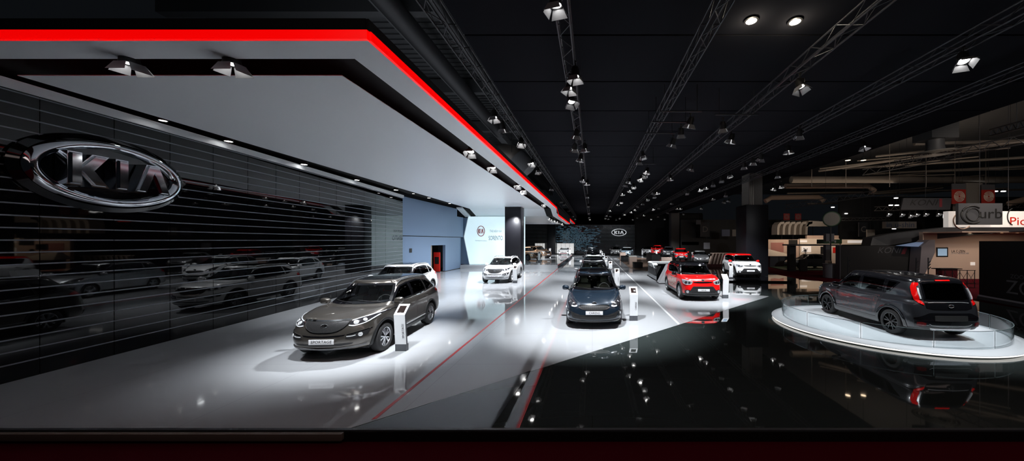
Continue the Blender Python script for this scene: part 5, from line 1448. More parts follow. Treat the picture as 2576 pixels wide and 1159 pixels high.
# ribbed canopy
YR_ = 44; t = empty('ribbed_canopy', P3(1953, 590, YR_)); tag(t, 'cream ribbed canopy of curved fins above the beige stands', 'canopy'); l = t.location
for k, px in enumerate((1955, 1969, 1983, 1997, 2011, 2026)):
    x = P3(px, 0, YR_)[0] - l.x; mb = MB(); vs = []; 
    prof = [(0, 0), (.02, .9), (.12, 1.35), (.45, 1.7), (.95, 1.75), (.95, 1.45), (.55, 1.38), (.40, 1.15), (.32, .85), (.28, 0)]
    n = len(prof); vs = [(x + a, 0, b) for a, b in prof] + [(x + a, 1.4, b) for a, b in prof]
    mb.add(vs, [tuple(range(n)), tuple(range(2 * n - 1, n - 1, -1))] + [(i, (i + 1) % n, n + (i + 1) % n, n + i) for i in range(n)], M['booth_cream']); mb.build('rib', t)
x0 = P3(2028, 0, YR_)[0] - l.x; x1 = P3(2082, 0, YR_)[0] - l.x
mb = MB(); vs = [(x0, 0, 1.1), (x1, 0, 1.1), (x1 - .6, 0, 1.75), (x0 + .4, 0, 1.85)]; vs += [(a, 1.4, c) for a, b, c in vs]
mb.add(vs, [(0, 1, 2, 3), (7, 6, 5, 4), (0, 4, 5, 1), (1, 5, 6, 2), (2, 6, 7, 3), (3, 7, 4, 0)], M['booth_cream']); mb.build('fascia', t)
mb = MB(); mb.tube([(x0 - 3, .5, 1.9), (x1 - .8, .5, 1.9)], .03, M['duct_metal'], 6); mb.build('rail', t)
mb = MB()
for q in (-3, -1.5, 0, 1.2): mb.box(x0 + q - .03, x0 + q + .03, .4, .5, -5.2, 1.5, M['booth_dark'])
mb.build('support', t)
# crenellated fin bench behind the white car
t = empty('finned_bench', (14.7, 34, 0)); tag(t, 'low stand with a row of slanted tan fins behind the white car', 'stand')
for k in range(9):
    mb = MB(); R_ = Matrix.Translation((-2.6 + k * .34, 0, .25)) @ Matrix.Rotation(.28, 4, 'Y'); mb.rbox(0, .14, 0, .5, 0, 1.2, .02, M['booth_beige'], R_); mb.build('fin', t)
mb = MB(); mb.box(-2.7, .9, -.05, .6, 0, .28, mat('carpet_speckle', (.10, .012, .012), .9, noise=(20, (.05, .02, .02))) ); mb.build('base', t)
mb = MB(); mb.box(-2.4, .9, .05, .5, 1.36, 1.42, M['booth_beige']); mb.build('top_rail', t)
# the grey car in the hall, its white counter and low display
place_car(mdl_hat, 'hatchback', (22.0, 33.8, ZF + .06), R(-88), 'dark grey hatchback seen side on in the hall beneath the beige wall', 'paint_dark', roof='paint_dark', far=1)
mb = MB(); mb.prism([(18.4, 31.5), (26, 31.5), (26, 35.5), (19, 35.5)], ZF, ZF + .06, M['green_dark']); tag(mb.build('display_plinth'), 'flat dark green plinth under the dark grey hall hatchback', 'platform')
t = empty('round_counter', (18.5, 25.55, ZF)); tag(t, 'rounded pale grey counter left of the black lettered stand wall', 'counter')
mb = MB(); mb.lathe([(.0, 1.08), (.56, 1.08), (.58, 1.04), (.53, 1.0), (.53, 0)], mat('counter_grey', (.22, .22, .24), .6), 32); mb.build('body', t)
mb = MB(); mb.rbox(-.2, .1, .1, .4, 1.081, 1.3, .03, M['booth_cream']); tag(mb.build('brochure_box', None, (18.5, 25.55, ZF)), 'small cream box standing on the rounded grey counter', 'box')
t = empty('support_post', P3(2083, 700, 26.2)[:2] + (ZF,)); tag(t, 'grey square post behind the rounded grey counter', 'post'); mb = MB(); mb.box(-.17, .17, 0, .3, 0, 2.5, M['booth_grey']); mb.build('shaft', t); mb = MB(); mb.box(-.22, .22, -.05, .35, 0, .06, M['booth_dark']); mb.build('foot', t)
t = empty('folding_display', (19.7, 30.8, ZF)); tag(t, 'small dark display stand in front of the grey hall hatchback', 'stand'); mb = MB(); mb.box(-.4, .4, 0, .05, .1, 1.1, M['booth_dark']); mb.build('board', t); mb = MB(); mb.box(-.3, .3, -.1, .15, 0, .1, M['booth_black']); mb.build('foot', t)
t = empty('storage_cabinet', (P3(1958, 0, 36)[0] + .3, 36, ZF)); tag(t, 'grey cabinet at the foot of the beige wall beside the black clad pillar', 'cabinet')
mb = MB(); mb.box(-1.2, 1.2, 0, 1, 0, 1.15, M['booth_grey']); mb.build('body', t); mb = MB(); mb.box(.4, 1.1, -.02, 0, .05, 1.1, M['booth_dark']); mb.build('door', t)
mb = MB(); vs = [(-1.6, -.2, 1.17), (1.5, -.2, 1.17), (1.5, 1.2, 1.17), (-1.6, 1.2, 1.17), (-1.2, .5, 1.95)]; mb.add(vs, [(0, 3, 2, 1), (0, 1, 4), (1, 2, 4), (2, 3, 4), (3, 0, 4)], M['booth_cream']); mb.build('tent_roof', t)
# black stand wall with lettering and red bar
YK = 24.4
t, hw, hh = facade('stand_wall', 'black stand wall with grey slanted lettering and a dark red bar', 'wall panel', 2113, 2324, 618, 706, YK, 'booth_black', .4)
l = t.location; a = P3(2240, 630, YK)
text('KONI', .62, mat('letter_grey', (.05, .05, .055), .6), t, (a[0] - l.x - .15, -.01, a[2] - l.z), sx=1.1, shear=.35)
mb = MB(); x = a[0] - l.x + .78; z = a[2] - l.z; vs = [(x, -.012, z - .26), (x + .28, -.012, z - .26), (x + .5, -.012, z + .26), (x + .22, -.012, z + .26)]
vs += [(p, .0, r_) for p, q, r_ in vs]; mb.add(vs, [(0, 1, 2, 3), (7, 6, 5, 4), (0, 4, 5, 1), (1, 5, 6, 2), (2, 6, 7, 3), (3, 7, 4, 0)], mat('bar_red', (.09, .006, .01), .6)); mb.build('red_bar', t)
mb = MB(); mb.box(-hw - .02, -hw + .02, -.02, .42, 0, hh, M['booth_grey']); mb.build('edge_profile', t)
# hanging banner with the same word
c = P3(2330, 510, 24.0); t = empty('hanging_banner', c); tag(t, 'dark lettered banner hanging above the curved canopy', 'banner')
w_ = 1.75; mb = MB(); vs = [(-w_ - .1, 0, -.5), (w_, 0, -.5), (w_ + .1, 0, .35), (-w_ + .1, 0, .35)]; vs += [(a, .12, b) for a, _, b in vs]
mb.add(vs, [(0, 1, 2, 3), (7, 6, 5, 4), (0, 4, 5, 1), (1, 5, 6, 2), (2, 6, 7, 3), (3, 7, 4, 0)], M['booth_dark']); mb.build('panel', t)
text('KONI', .62, M['booth_black'], t, (-.25, -.01, .0), sx=1.3, shear=.35)
mb = MB(); mb.box(.95, 1.15, -.012, 0, -.3, .3, MATS['bar_red']); mb.build('red_bar', t)
# curved canopy
def curve_y(px): return 27 - (px - 2193) * .0145
pts_t = [(2195, 597), (2235, 589), (2300, 581), (2380, 572), (2460, 566), (2540, 561), (2640, 557)]
pts_b = [(2190, 617), (2235, 617), (2300, 607), (2380, 598), (2460, 590), (2540, 583), (2640, 575)]
t = empty('curved_canopy', P3(2193, 607, 27)); tag(t, 'long dark grey curved canopy sweeping up to the right under the pale letters', 'canopy'); l = t.location
vs = []; 
for (a, b), (c, d) in zip(pts_t, pts_b):
    y = curve_y(a); p = P3(a, b, y); q = P3(c, d, y); vs += [(p[0] - l.x, p[1] - l.y, p[2] - l.z), (q[0] - l.x, q[1] - l.y, q[2] - l.z), (p[0] - l.x + .2, p[1] - l.y + 1.2, p[2] - l.z), (q[0] - l.x + .2, q[1] - l.y + 1.2, q[2] - l.z)]
fs = []
for k in range(6):
    b = 4 * k; fs += [(b, b + 4, b + 5, b + 1), (b + 2, b + 3, b + 7, b + 6), (b, b + 2, b + 6, b + 4), (b + 1, b + 5, b + 7, b + 3)]
fs += [(0, 1, 3, 2), (24, 26, 27, 25)]
mb = MB(); mb.add(vs, fs, M['curb_grey']); mb.build('fascia', t)
# leaning support with a pale blue wedge
t = empty('canopy_support', P3(2340, 700, 23.5)); t.location.z = ZF; tag(t, 'slanted dark support under the curved canopy beside the beige wall', 'support'); l = t.location
q = [P3(2312, 700, 23.5), P3(2322, 700, 23.5), P3(2352, 635, 23.5), P3(2352, 603, 23.5), P3(2338, 603, 23.5), P3(2318, 620, 23.5)]
n = len(q); vs = [(a - l.x, 0, b - l.z) for a, _, b in q] + [(a - l.x, .8, b - l.z) for a, _, b in q]
mb = MB(); mb.add(vs, [tuple(range(n)), tuple(range(2 * n - 1, n - 1, -1))] + [(i, (i + 1) % n, n + (i + 1) % n, n + i) for i in range(n)], mat('support_grey', (.10, .09, .10), .6)); mb.build('leg', t)
q = [P3(2262, 618, 24), P3(2318, 621, 24), P3(2335, 605, 24)]; n = 3
vs = [(a - l.x, .2, b - l.z) for a, _, b in q] + [(a - l.x, .8, b - l.z) for a, _, b in q]
mb = MB(); mb.add(vs, [(0, 1, 2), (5, 4, 3), (0, 3, 4, 1), (1, 4, 5, 2), (2, 5, 3, 0)], mat('wedge_blue', (.10, .13, .20), .5, emit=(.2, .28, .45), es=.35)); mb.build('lit_wedge', t)
# beige room under the curved canopy
YC = 24.6
t, hw, hh = facade('booth_wall', 'warm beige stand wall with a small screen and lettering under the curved canopy', 'wall panel', 2322, 2640, 583, 742, YC, 'booth_beige')
on_facade(t, YC, 2355, 2384, 622, 646, 'booth_black', 'screen_frame'); on_facade(t, YC, 2358, 2381, 625, 643, 'screen_small', 'screen', -.04)
l = t.location; a = P3(2393, 632, YC); text('LA C-ZEN', .26, M['ink_black'], t, (a[0] - l.x, -.01, a[2] - l.z), align='LEFT', sx=.9)
a = P3(2393, 637, YC); text('LA VOITURE FRANCAISE', .15, M['ink_grey'], t, (a[0] - l.x, -.01, a[2] - l.z), align='LEFT', sx=.8)
on_facade(t, YC, 2441, 2452, 659, 667, 'sign_cream', 'notice')
mb = MB(); mb.box(P3(2322, 0, YC)[0], P3(2640, 0, YC)[0], YC - 2.6, YC - .01, 3.25, 3.33, M['booth_beige']); struct(mb.build('ceiling_booth'))
mb = MB()
for k, px in enumerate((2440, 2455, 2470, 2485, 2500, 2520, 2560)):
    c = P3(px, 594, 23.4); t2 = empty('downlight', (c[0], 23.4, 3.245)); tag(t2, 'small warm downlight in the ceiling of the beige stand', 'downlight', 'downlights of the beige stand')
    m2 = MB(); m2.lathe([(.0, -.01), (.08, -.01)], M['lens_warm'], 12); m2.build('lens', t2); m2 = MB(); m2.lathe([(.08, 0), (.11, -.02), (.12, 0)], M['truss_metal'], 12); m2.build('trim_ring', t2)
# table, railing and stools before the beige wall
t = empty('bar_table', P3(2385, 690, 21.5)); t.location.z = ZF; tag(t, 'dark bar table in front of the beige wall behind the turntable car', 'table')
mb = MB(); mb.box(-.8, .6, -.3, .3, 1.0, 1.05, M['booth_black']); mb.build('table_top', t); mb = MB(); mb.box(-.6, .4, -.2, .2, 0, 1.0, mat('table_red', (.12, .01, .015), .6)); mb.build('body', t)
t = empty('barrier_railing', P3(2400, 720, 20.0)); t.location.z = ZF; tag(t, 'thin black barrier railing on the red carpet behind the turntable', 'railing')
for k in range(6):
    mb = MB(); mb.tube([(-1.0 + k * .45, 0, 0), (-1.0 + k * .45, 0, 1.05)], .02, M['booth_black'], 6); mb.build('post', t)
for z in (.25, 1.05):
    mb = MB(); mb.tube([(-1.0, 0, z), (1.3, 0, z)], .02, M['booth_black'], 6); mb.build('rail', t)
mb = MB()
for k in range(5):
    a = -1.0 + k * .45; mb.tube([(a, 0, .25), (a + .45, 0, .95)], .01, M['booth_black'], 5); mb.tube([(a + .45, 0, .25), (a, 0, .95)], .01, M['booth_black'], 5)
mb.build('lattice', t)
for i, (px, yy) in enumerate(((2305, 21), (2335, 21.3), (2133, 22))):
    t = empty('coat_stand', P3(px, 700, yy)); t.location.z = ZF; tag(t, ('thin dark post stand left of the slanted canopy support', 'dark bottle rack stand right of the slanted canopy support', 'dark slim rack before the left end of the black lettered wall')[i], 'stand')
    mb = MB(); mb.tube([(0, 0, 0), (0, 0, 1.75)], .03, M['booth_dark'], 8); mb.build('post', t)
    mb = MB()
    for q in range(3): mb.tube([(.02, 0, 1.0 + q * .2), (.16, 0, 1.15 + q * .2)], .025, M['booth_dark'], 6)
    mb.build('arm', t)
# tall black wall at the right edge
A = (18.85, 16.1); B_ = (18.0, 12.6)
t = empty('stand_wall', (A[0], A[1], 0), math.atan2(B_[1] - A[1], B_[0] - A[0])); tag(t, 'tall plain black wall at the right edge with a pale base strip', 'wall panel')
ln = math.hypot(B_[0] - A[0], B_[1] - A[1])
mb = MB(); mb.box(0, ln, 0.02, .3, ZF, 2.68, M['booth_black']); mb.build('panel', t)
mb = MB(); mb.box(0, ln, -.06, .02, ZF, .0, M['curb_grey']); mb.box(0, ln, -.02, .02, -.0, .07, mat('base_strip', (.5, .51, .55), .5)); mb.build('base_strip', t)
def wall_text(s, size, u, z, m):
    me = text_mesh(s, size, m, .004, align='LEFT'); o = link_mesh('lettering', me, t, (u, -.0, z)); return o
wall_text('ZOOM', .85, 1.35, .62, mat('letter_wall', (.22, .23, .25), .6)); wall_text('ZOOM', .26, 1.55, 1.12, mat('letter_dim', (.14, .14, .15), .6))
# signs above
YS_ = 19.0
t, hw, hh = facade('hanging_sign', 'dark grey board with black ring logo and the word urb', 'sign', 2411, 2522, 511, 565, YS_, 'curb_grey', .15)
l = t.location; c = P3(2447, 540, YS_)
def ring_tube(mb, cx, cz, rx, rz, r, m, a0=0, a1=2 * PI, n=40): mb.tube([(cx + rx * math.cos(lerp(a0, a1, k / n)), -.02, cz + rz * math.sin(lerp(a0, a1, k / n))) for k in range(n + 1)], r, m, 6, False)
mb = MB(); ring_tube(mb, c[0] - l.x, c[2] - l.z, .38, .36, .035, M['booth_black']); mb.build('logo_ring', t)
mb = MB(); ring_tube(mb, c[0] - l.x - .05, c[2] - l.z, .62, .50, .05, M['booth_black'], R(50), R(310)); mb.build('logo_arc', t)
a = P3(2492, 537, YS_); text('urb', .80, M['booth_black'], t, (a[0] - l.x, -.01, a[2] - l.z - .02), sx=1.25)
t, hw, hh = facade('lit_sign', 'cream lit fascia sign with red lettering behind the dark logo board', 'sign', 2386, 2700, 531, 571, 20.0, 'sign_cream', .3)
l = t.location; a = P3(2538, 557, 20.0); text('Pioneer', .70, M['sign_red'], t, (a[0] - l.x, -.01, a[2] - l.z), align='LEFT', sx=1.25)
mb = MB(); c = P3(2408, 555, 20.0); ring_tube(mb, c[0] - l.x + .3, c[2] - l.z, .55, .5, .04, M['booth_beige'], R(90), R(320)); mb.build('logo_arc', t)
mb = MB(); ring_tube(mb, P3(2548, 0, 20.0)[0] - l.x, P3(0, 545, 20.0)[2] - l.z, .35, .5, .03, M['booth_black'], R(100), R(260)); mb.build('logo_arc', t)
# square red signs with spirals on a concrete column
YP = 30.0
t, _, _ = facade('concrete_column', 'pale concrete hall column between two red square spiral signs', 'column', 2433, 2472, 460, 720, YP, 'concrete', 1.2)
for px, w2, lb in ((2413, 17, 'left red square sign with pale rings, partly behind cables'), (2487, 16, 'right red square sign with pale rings')):
    t = empty('square_sign', P3(px, 494, YP - .5)); tag(t, lb, 'sign'); s = w2 * (YP - .5) / F
    mb = MB(); mb.box(-s, s, 0, .08, -s * 1.1, s * 1.05, mat('square_red', (.45, .03, .02), .6) if 'square_red' not in M else M['square_red']); mb.build('panel', t)
    mb = MB(); mb.box(-s, s, .0, .08, s * 1.05, s * 1.9, M['booth_grey']); mb.build('header', t)
    for k in range(4):
        mb = MB(); ring_tube(mb, 0, 0, s * (.75 - k * .18), s * (.75 - k * .18), .03, M['booth_cream']); mb.build('ring', t)
for px, lb in ((1979, 'small red square sign far away left of its twin'), (2008, 'small red square sign with pale disc above the ribbed canopy')):
    t = empty('square_sign', P3(px, 545, 46)); tag(t, lb, 'sign')
    mb = MB(); mb.box(-.42, .42, 0, .08, -.45, .45, mat('square_dim', (.25, .02, .02), .6) if 'square_dim' not in M else M['square_dim']); mb.build('panel', t)
    for k in range(2): mb = MB(); ring_tube(mb, 0, 0, .3 - k * .14, .3 - k * .14, .03, M['concrete']); mb.build('ring', t)
# letter banners
for px, py, y, s, lb in ((1774, 577, 50, 'D', 'dark banner with the letter D on the far left of the hall stands'), (2172, 577, 39.5, 'C', 'dark banner with the letter C above the cream fascia')):
    t = empty('letter_banner', P3(px, py, y)); tag(t, lb, 'banner'); k = y / F
    mb = MB(); mb.box(-11 * k, 11 * k, 0, .1, -18 * k, 18 * k, mat('banner_dark', (.02, .022, .026), .6) if 'banner_dark' not in M else M['banner_dark']); mb.build('panel', t)
    mb = MB(); mb.box(-11.6 * k, -11 * k, -.01, .1, -18 * k, 18 * k, M['booth_grey']); mb.build('edge_profile', t)
    text(s, 20 * k, M['concrete'], t, (0, -.01, 0))
t, _, _ = facade('brand_box', 'pale boxy sign with blue lettering hanging left of the curved canopy', 'sign', 2228, 2306, 557, 574, 33, 'concrete', .4)
l = t.location; text('u-shin', .75, M['sign_navy'], t, (.35, -.01, .34), sx=1.1)
text('in', .75, M['sign_navy'], t, (-1.2, -.01, .34), sx=1.1)
t, _, _ = facade('poster_board', 'faded round logo board right of the letter C banner', 'board', 2181, 2201, 577, 598, 36, 'concrete', .1)
for (x0, x1, y0, y1, yy, m, lb) in ((1816, 1836, 577, 594, 48, 'sign_navy', 'blue grey light box left of the black clad pillar'), (1842, 1857, 577, 594, 48, 'concrete', 'pale light box next to the black clad pillar'),
        (1752, 1763, 553, 564, 50, 'booth_grey', 'small square sign above the letter D banner'), (1771, 1786, 610, 626, 46, 'booth_grey', 'grey box left of the white car with red roof'),
        (1862, 1876, 612, 624, 30, 'booth_grey', 'grey light box touching the black clad pillar'), (1715, 1758, 608, 616, 52, 'sign_navy', 'dim blue shelf far behind the silver hatchback')):
    t, _, _ = facade('sign_box', lb, 'sign', x0, x1, y0, y1, yy, m, .2)
t, _, _ = facade('red_light_bar', 'thin red glowing bar left of the black clad pillar', 'light', 1856, 1875, 564.3, 565.6, 40, mat('glow_red', (.5, .01, .01), .4, emit=(1, .02, .02), es=.8).name, .1)
t = empty('stage_post', P3(1733, 650, 53)[:2] + (0,)); tag(t, 'thin pale post standing behind the small red cars', 'post'); mb = MB(); mb.tube([(0, 0, 0), (0, 0, 4.2)], .05, M['booth_grey'], 8); mb.build('shaft', t); mb = MB(); mb.box(-2.4, 1.2, -.03, .03, 1.1, 1.2, M['booth_grey']); mb.build('crossbar', t)
# motorcycle-like rack left out of reach: dark hall backdrop
mb = MB(); mb.box(14, 34, 52, 52.3, ZF, 6.0, M['booth_black']); mb.box(30, 60, 40, 40.3, ZF, 8, M['booth_black']); struct(mb.build('wall_hall'))

# ---------------------------------------------------------------- roof of the hall
mb = MB(); ZR = 12.5
for k in range(150):
    y = 1 + k * .42; mb.box(-17, -2, y, y + .21, ZR, ZR + .05, M['roof_metal']); mb.box(-17, -2, y + .21, y + .42, ZR + .06, ZR + .1, M['roof_metal'])
mb.box(15, 70, 0, 70, ZR, ZR + .1, M['roof_metal'])
struct(mb.build('ceiling_hall'))
def beam(a, b, w, h, m, name, label, cat):
    mb = MB(); a = Vector(a); b = Vector(b); d = (b - a).normalized(); s = Vector((-d.y, d.x, 0)).normalized() * w / 2; u = Vector((0, 0, h))
    vs = [a - s, a + s, b + s, b - s]; vs += [p + u for p in vs]
    mb.add(vs, [(0, 3, 2, 1), (4, 5, 6, 7), (0, 1, 5, 4), (1, 2, 6, 5), (2, 3, 7, 6), (3, 0, 4, 7)], M[m]); o = mb.build(name); tag(o, label, cat); return o
for i, y in enumerate((6, 13, 20, 27, 34, 44)):
    beam((-17, y, 11.6), (-2.5, y, 11.6), .35, .8, 'roof_metal', 'roof_beam', ('first', 'second', 'third', 'fourth', 'fifth', 'sixth')[i] + ' cross beam of the hall roof above the canopy, counted from the front', 'beam')
for i, x in enumerate((-5.0, -7.4)):
    beam((x, 4, 10.9), (x, 60, 10.9), .5, .5, 'roof_metal', 'roof_beam', ('long roof beam just left of the dark ceiling', 'long roof beam farther left above the canopy')[i], 'beam')
for i, (x, z, r) in enumerate(((-6.2, 9.9, .34), (-4.4, 9.4, .16))):
    mb = MB(); mb.tube([(x, 5, z), (x, 22, z)] if i == 0 else [(x, 8, z), (x, 40, z)], r, M['duct_dark'], 20); tag(mb.build('air_duct'), ('fat dark round duct above the canopy edge', 'slim dark round duct beside the dark ceiling')[i], 'duct')
t = empty('air_duct', (-5.2, 21.5, 8.4)); tag(t, 'shiny duct bend hanging between the canopy edge and the truss', 'duct')
mb = MB(); mb.tube([(-1.6, 0, 0), (-.5, 0, 0), (.1, 0, -.1), (.5, 0, -.5)], .6, M['duct_metal'], 24); mb.build('elbow', t)
mb = MB(); mb.tube([(.3, 0, -.3), (1.1, 0, -1.1)], .66, M['roof_metal'], 24); mb.build('mouth', t)
# right hand side: ducts, girders, diffuser
def hp(px, py, y): return Vector(P3(px, py, y))
def tube_thing(pts, r, m, name, label, cat, seg=16):
    mb = MB(); mb.tube(pts, r, M[m], seg); o = mb.build(name); tag(o, label, cat); return o
tube_thing([hp(1990, 452, 34), hp(2600, 452, 34)], .35, 'duct_metal', 'air_duct', 'long grey brown horizontal duct under the hall roof on the right', 'duct')
tube_thing([hp(1975, 468, 40), hp(2185, 468, 40), hp(2200, 480, 40)], .30, 'duct_tan', 'air_duct', 'tan duct with a bent right end above the ribbed canopy', 'duct')
tube_thing([hp(1925, 506, 46), hp(1940, 497, 46), hp(2058, 495, 46), hp(2072, 505, 46)], .34, 'duct_tan', 'air_duct', 'lower tan duct with two bent ends just right of the concrete shaft', 'duct')
tube_thing([hp(2190, 474, 42.5), hp(2186, 486, 42.5), hp(2350, 478, 42.5)], .25, 'duct_metal', 'air_duct', 'brown duct turning right behind the left red square sign', 'duct')
tube_thing([hp(2540, 512, 34), hp(2600, 495, 34)], .3, 'duct_tan', 'air_duct', 'tan duct end at the right edge beside the right square sign', 'duct')
def girder(a, b, w, label, n, m='truss_metal'):
    a = Vector(a); b = Vector(b); t = empty('roof_girder', a); tag(t, label, 'truss'); d = b - a; u = Vector((0, 0, w))
    for z in (0, 1):
        mb = MB(); mb.tube([u * z, d + u * z], .04, M[m], 6); mb.build('chord', t)
    mb = MB()
    for k in range(n):
        p = d * (k / n); q = d * ((k + 1) / n)
        mb.tube([p + (u if k % 2 else u * 0), q + (u * 0 if k % 2 else u)], .022, M[m], 5)
    mb.build('bracing', t)
girder(hp(2200, 530, 32), hp(2640, 520, 32), .38, 'bright lattice girder with small lamps behind the dark logo board', 44, 'truss_bright')
girder(hp(2105, 555, 40), hp(2240, 553, 40), .3, 'short far lattice girder left of the pale blue lettered box', 16, 'truss_bright')
girder(hp(1975, 525, 36), hp(2200, 492, 30), .45, 'rising lattice girder above the ribbed canopy', 26)
girder(hp(2490, 342, 16), hp(2640, 305, 13), .3, 'lattice girder at the right edge below the dark ceiling', 16)
girder(hp(2170, 440, 30), hp(2420, 395, 24), .5, 'dark inclined girder under the round ceiling vent', 12)
girder(hp(2250, 420, 26), hp(2640, 350, 17), .5, 'long dark inclined girder toward the right edge', 18)
for i, (x0, y0, x1, y1, d0, d1) in enumerate(((2060, 430, 2640, 345, 34, 22), (2120, 424, 2640, 392, 36, 26), (2180, 438, 2640, 415, 38, 30), (1980, 486, 2640, 476, 44, 40), (2030, 512, 2640, 508, 48, 44), (2300, 362, 2640, 352, 24, 23))):
    tube_thing([hp(x0, y0, d0), hp(x1, y1, d1)], .12, 'duct_metal', 'roof_pipe', ('highest', 'second highest', 'third', 'fourth', 'lowest', 'short high')[i] + ' thin roof pipe running right under the hall roof', 'pipe', 8)
c = hp(2352, 386, 20); t = empty('ceiling_vent', c); tag(t, 'round white ringed ceiling vent hanging from a square duct', 'vent')
for k, r in enumerate((1.05, .85, .65, .45, .25)):
    mb = MB(); mb.lathe([(r, 0), (r - .06, .05), (r - .12, .03), (r - .1, .0)], M['concrete'], 32); mb.build('ring', t)
mb = MB(); mb.lathe([(.5, .05), (.42, .4), (.42, .8)], M['duct_dark'], 24); mb.build('neck', t)
mb = MB(); mb.box(-.8, .8, -.6, .6, .8, 1.9, M['duct_dark']); mb.build('duct_box', t)
for i, (a, b, y) in enumerate(((2133, 403, 24), (2172, 403, 24))):
    t = empty('hall_lamp', hp(a, b, y)); tag(t, ('left', 'right')[i] + ' of two small lamps below the ceiling edge left of the round vent', 'lamp')
    mb = MB(); mb.lathe([(0, 0), (.16, .0)], M['lens_warm'], 14); mb.build('lens', t); mb = MB(); mb.lathe([(.17, -.01), (.12, .2), (0, .22)], M['lamp_body'], 14); mb.build('housing', t)
spotpts = [(2234, 536), (2267, 537), (2289, 540), (2304, 537), (2327, 536), (2359, 536)]
for (a, b) in spotpts:
    p = hp(a, b, 31.9); spot_fixture(p + Vector((0, 0, .3)), (p.x, p.y - 4, 0), 'small lamp on the bright lattice girder left of the dark logo board', 'lamps on the lattice girder', dim=True)
p = hp(2380, 538, 31); spot_fixture(p + Vector((0, 0, .3)), (14, 0, 0), 'very bright lamp on the lattice girder touching the dark logo board', None, scale=1.6)
for i, (a, b, y) in enumerate(((2254, 498, 36), (2241, 516, 36), (2256, 516, 36), (2524, 481, 33), (2504, 481, 33), (2128, 537, 40), (2095, 521, 40), (2249, 575, 38))):
    mb = MB(); p = hp(a, b, y); mb.rbox(p.x - .16, p.x + .16, p.y - .1, p.y + .1, p.z - .05, p.z + .05, .02, M['lens_dim']); tag(mb.build('hall_lamp'), 'tiny white lamp far away under the hall roof', 'lamp', 'tiny far hall lamps')
mb = MB(); p = hp(1867, 546, 36); mb.tube([p + Vector((-.4, 0, .02)), p + Vector((-.2, 0, .08)), p + Vector((.1, 0, -.03)), p + Vector((.4, 0, .02))], .07, M['lens_dim'], 8); tag(mb.build('hall_lamp'), 'bright wavy white lamp just left of the black clad pillar', 'lamp')
mb = MB(); p = hp(1699, 545, 62); 
t = empty('far_column', (p.x, p.y, ZF)); tag(t, 'short visible piece of a far grey column under the ceiling edge', 'column'); mb = MB(); mb.box(-.75, .75, 0, 1, 0, 9, M['concrete']); mb.build('shaft', t)
mb = MB(); mb.box(-.95, -.76, -.1, 1.1, 0, 9, M['booth_grey']); mb.build('edge_profile', t)

rnd = random.Random(5)
for i in range(12):
    y0 = 392 + i * 11 + rnd.uniform(-4, 4); d = 24 + i * 1.8
    x0 = 2040 + rnd.uniform(0, 220); x1 = x0 + rnd.uniform(200, 420)
    tube_thing([hp(x0, y0, d + 4), hp(x1, y0 - rnd.uniform(5, 40), d - 2)], rnd.choice((.05, .07, .09)), 'duct_metal', 'roof_pipe', 'thin pipe or cable tray among those crossing under the hall roof on the right', 'pipe', 6)['group'] = 'crossing roof pipes on the right'
for i, px in enumerate((2042, 2128, 2238, 2330, 2402, 2480)):
    a_ = hp(px, 470, 33)
    tube_thing([a_, (a_.x, a_.y, 12.45)], .03, 'duct_metal', 'hanger_rod', 'thin vertical rod carrying the long horizontal duct', 'rod', 6)['group'] = 'hanger rods of the long duct'
# everything that hangs in the hall gets a thin wire up to the roof
bpy.context.view_layer.update()
for o in [o for o in bpy.data.objects if o.parent is None]:
    nm = o.name.split('.')[0]
    if nm not in ('hall_lamp', 'brand_box', 'poster_board', 'letter_banner', 'hanging_banner', 'hanging_sign', 'square_sign', 'sign_box', 'air_duct', 'roof_girder', 'roof_pipe', 'ceiling_vent', 'red_light_bar', 'lit_sign'): continue
    ms = [c for c in [o] + list(o.children_recursive) if c.type == 'MESH']
    P_ = [c.matrix_world @ Vector(b) for c in ms for b in c.bound_box]
    x0, x1 = min(p.x for p in P_), max(p.x for p in P_); zt = max(p.z for p in P_); yc = (min(p.y for p in P_) + max(p.y for p in P_)) / 2
    if nm in ('air_duct', 'roof_girder', 'roof_pipe'):
        v = max(ms, key=lambda c: len(c.data.vertices)); q = v.matrix_world @ v.data.vertices[len(v.data.vertices) // 2].co; pts = [q]
    else: pts = [Vector(((x0 + x1) / 2, yc, zt - .02))]
    for q in pts:
        if q.z > 12.3: continue
        mb = MB(); mb.tube([q - o.location, (q.x - o.location.x, q.y - o.location.y, (12.52 if q.x > 15.9 or q.x < -3.3 else (12.52 if q.y > 0 else 8)) - o.location.z)], .012, M['booth_dark'], 5); mb.build('wire', o)
# ---------------------------------------------------------------- light
SPOT_K = 1.8
def spot(loc, tgt, power, size=45, blend=.6, col=(.93, .962, 1), rad=.12, nm='stage_light'):
    l = bpy.data.lights.new(nm, 'SPOT'); l.energy = power * SPOT_K; l.spot_size = R(size); l.spot_blend = blend; l.color = col; l.shadow_soft_size = rad
    o = bpy.data.objects.new(nm, l); COL.objects.link(o); o.location = loc
    o.rotation_euler = (Vector(tgt) - Vector(loc)).to_track_quat('-Z', 'Y').to_euler(); return o
W_ = (1, .99, .98)
spot((-4.3, 5.7, 5.7), (-5.8, 8.3, .2), 1250, 50, 1.0)
spot((-4.3, 10.5, 5.7), (-5.6, 8.8, .3), 1500, 56, 1.0)
spot((-7.6, 5.8, 5.7), (-6.0, 8.0, .6), 380, 40, .9)
spot((-4.3, 15.5, 5.7), (-7.6, 15.0, .3), 1700, 70, .9)
spot((-4.3, 20, 5.7), (-6.2, 21.5, .3), 2100, 80, .8)
spot((-4.3, 26, 5.7), (-7, 26, .3), 1300, 100, .9)
spot((-11.6, 12.0, 5.7), (-9.0, 13.5, .3), 350, 80, .9)
spot((-11.9, 19.0, 5.7), (-9.0, 19, .3), 700, 90, .9)
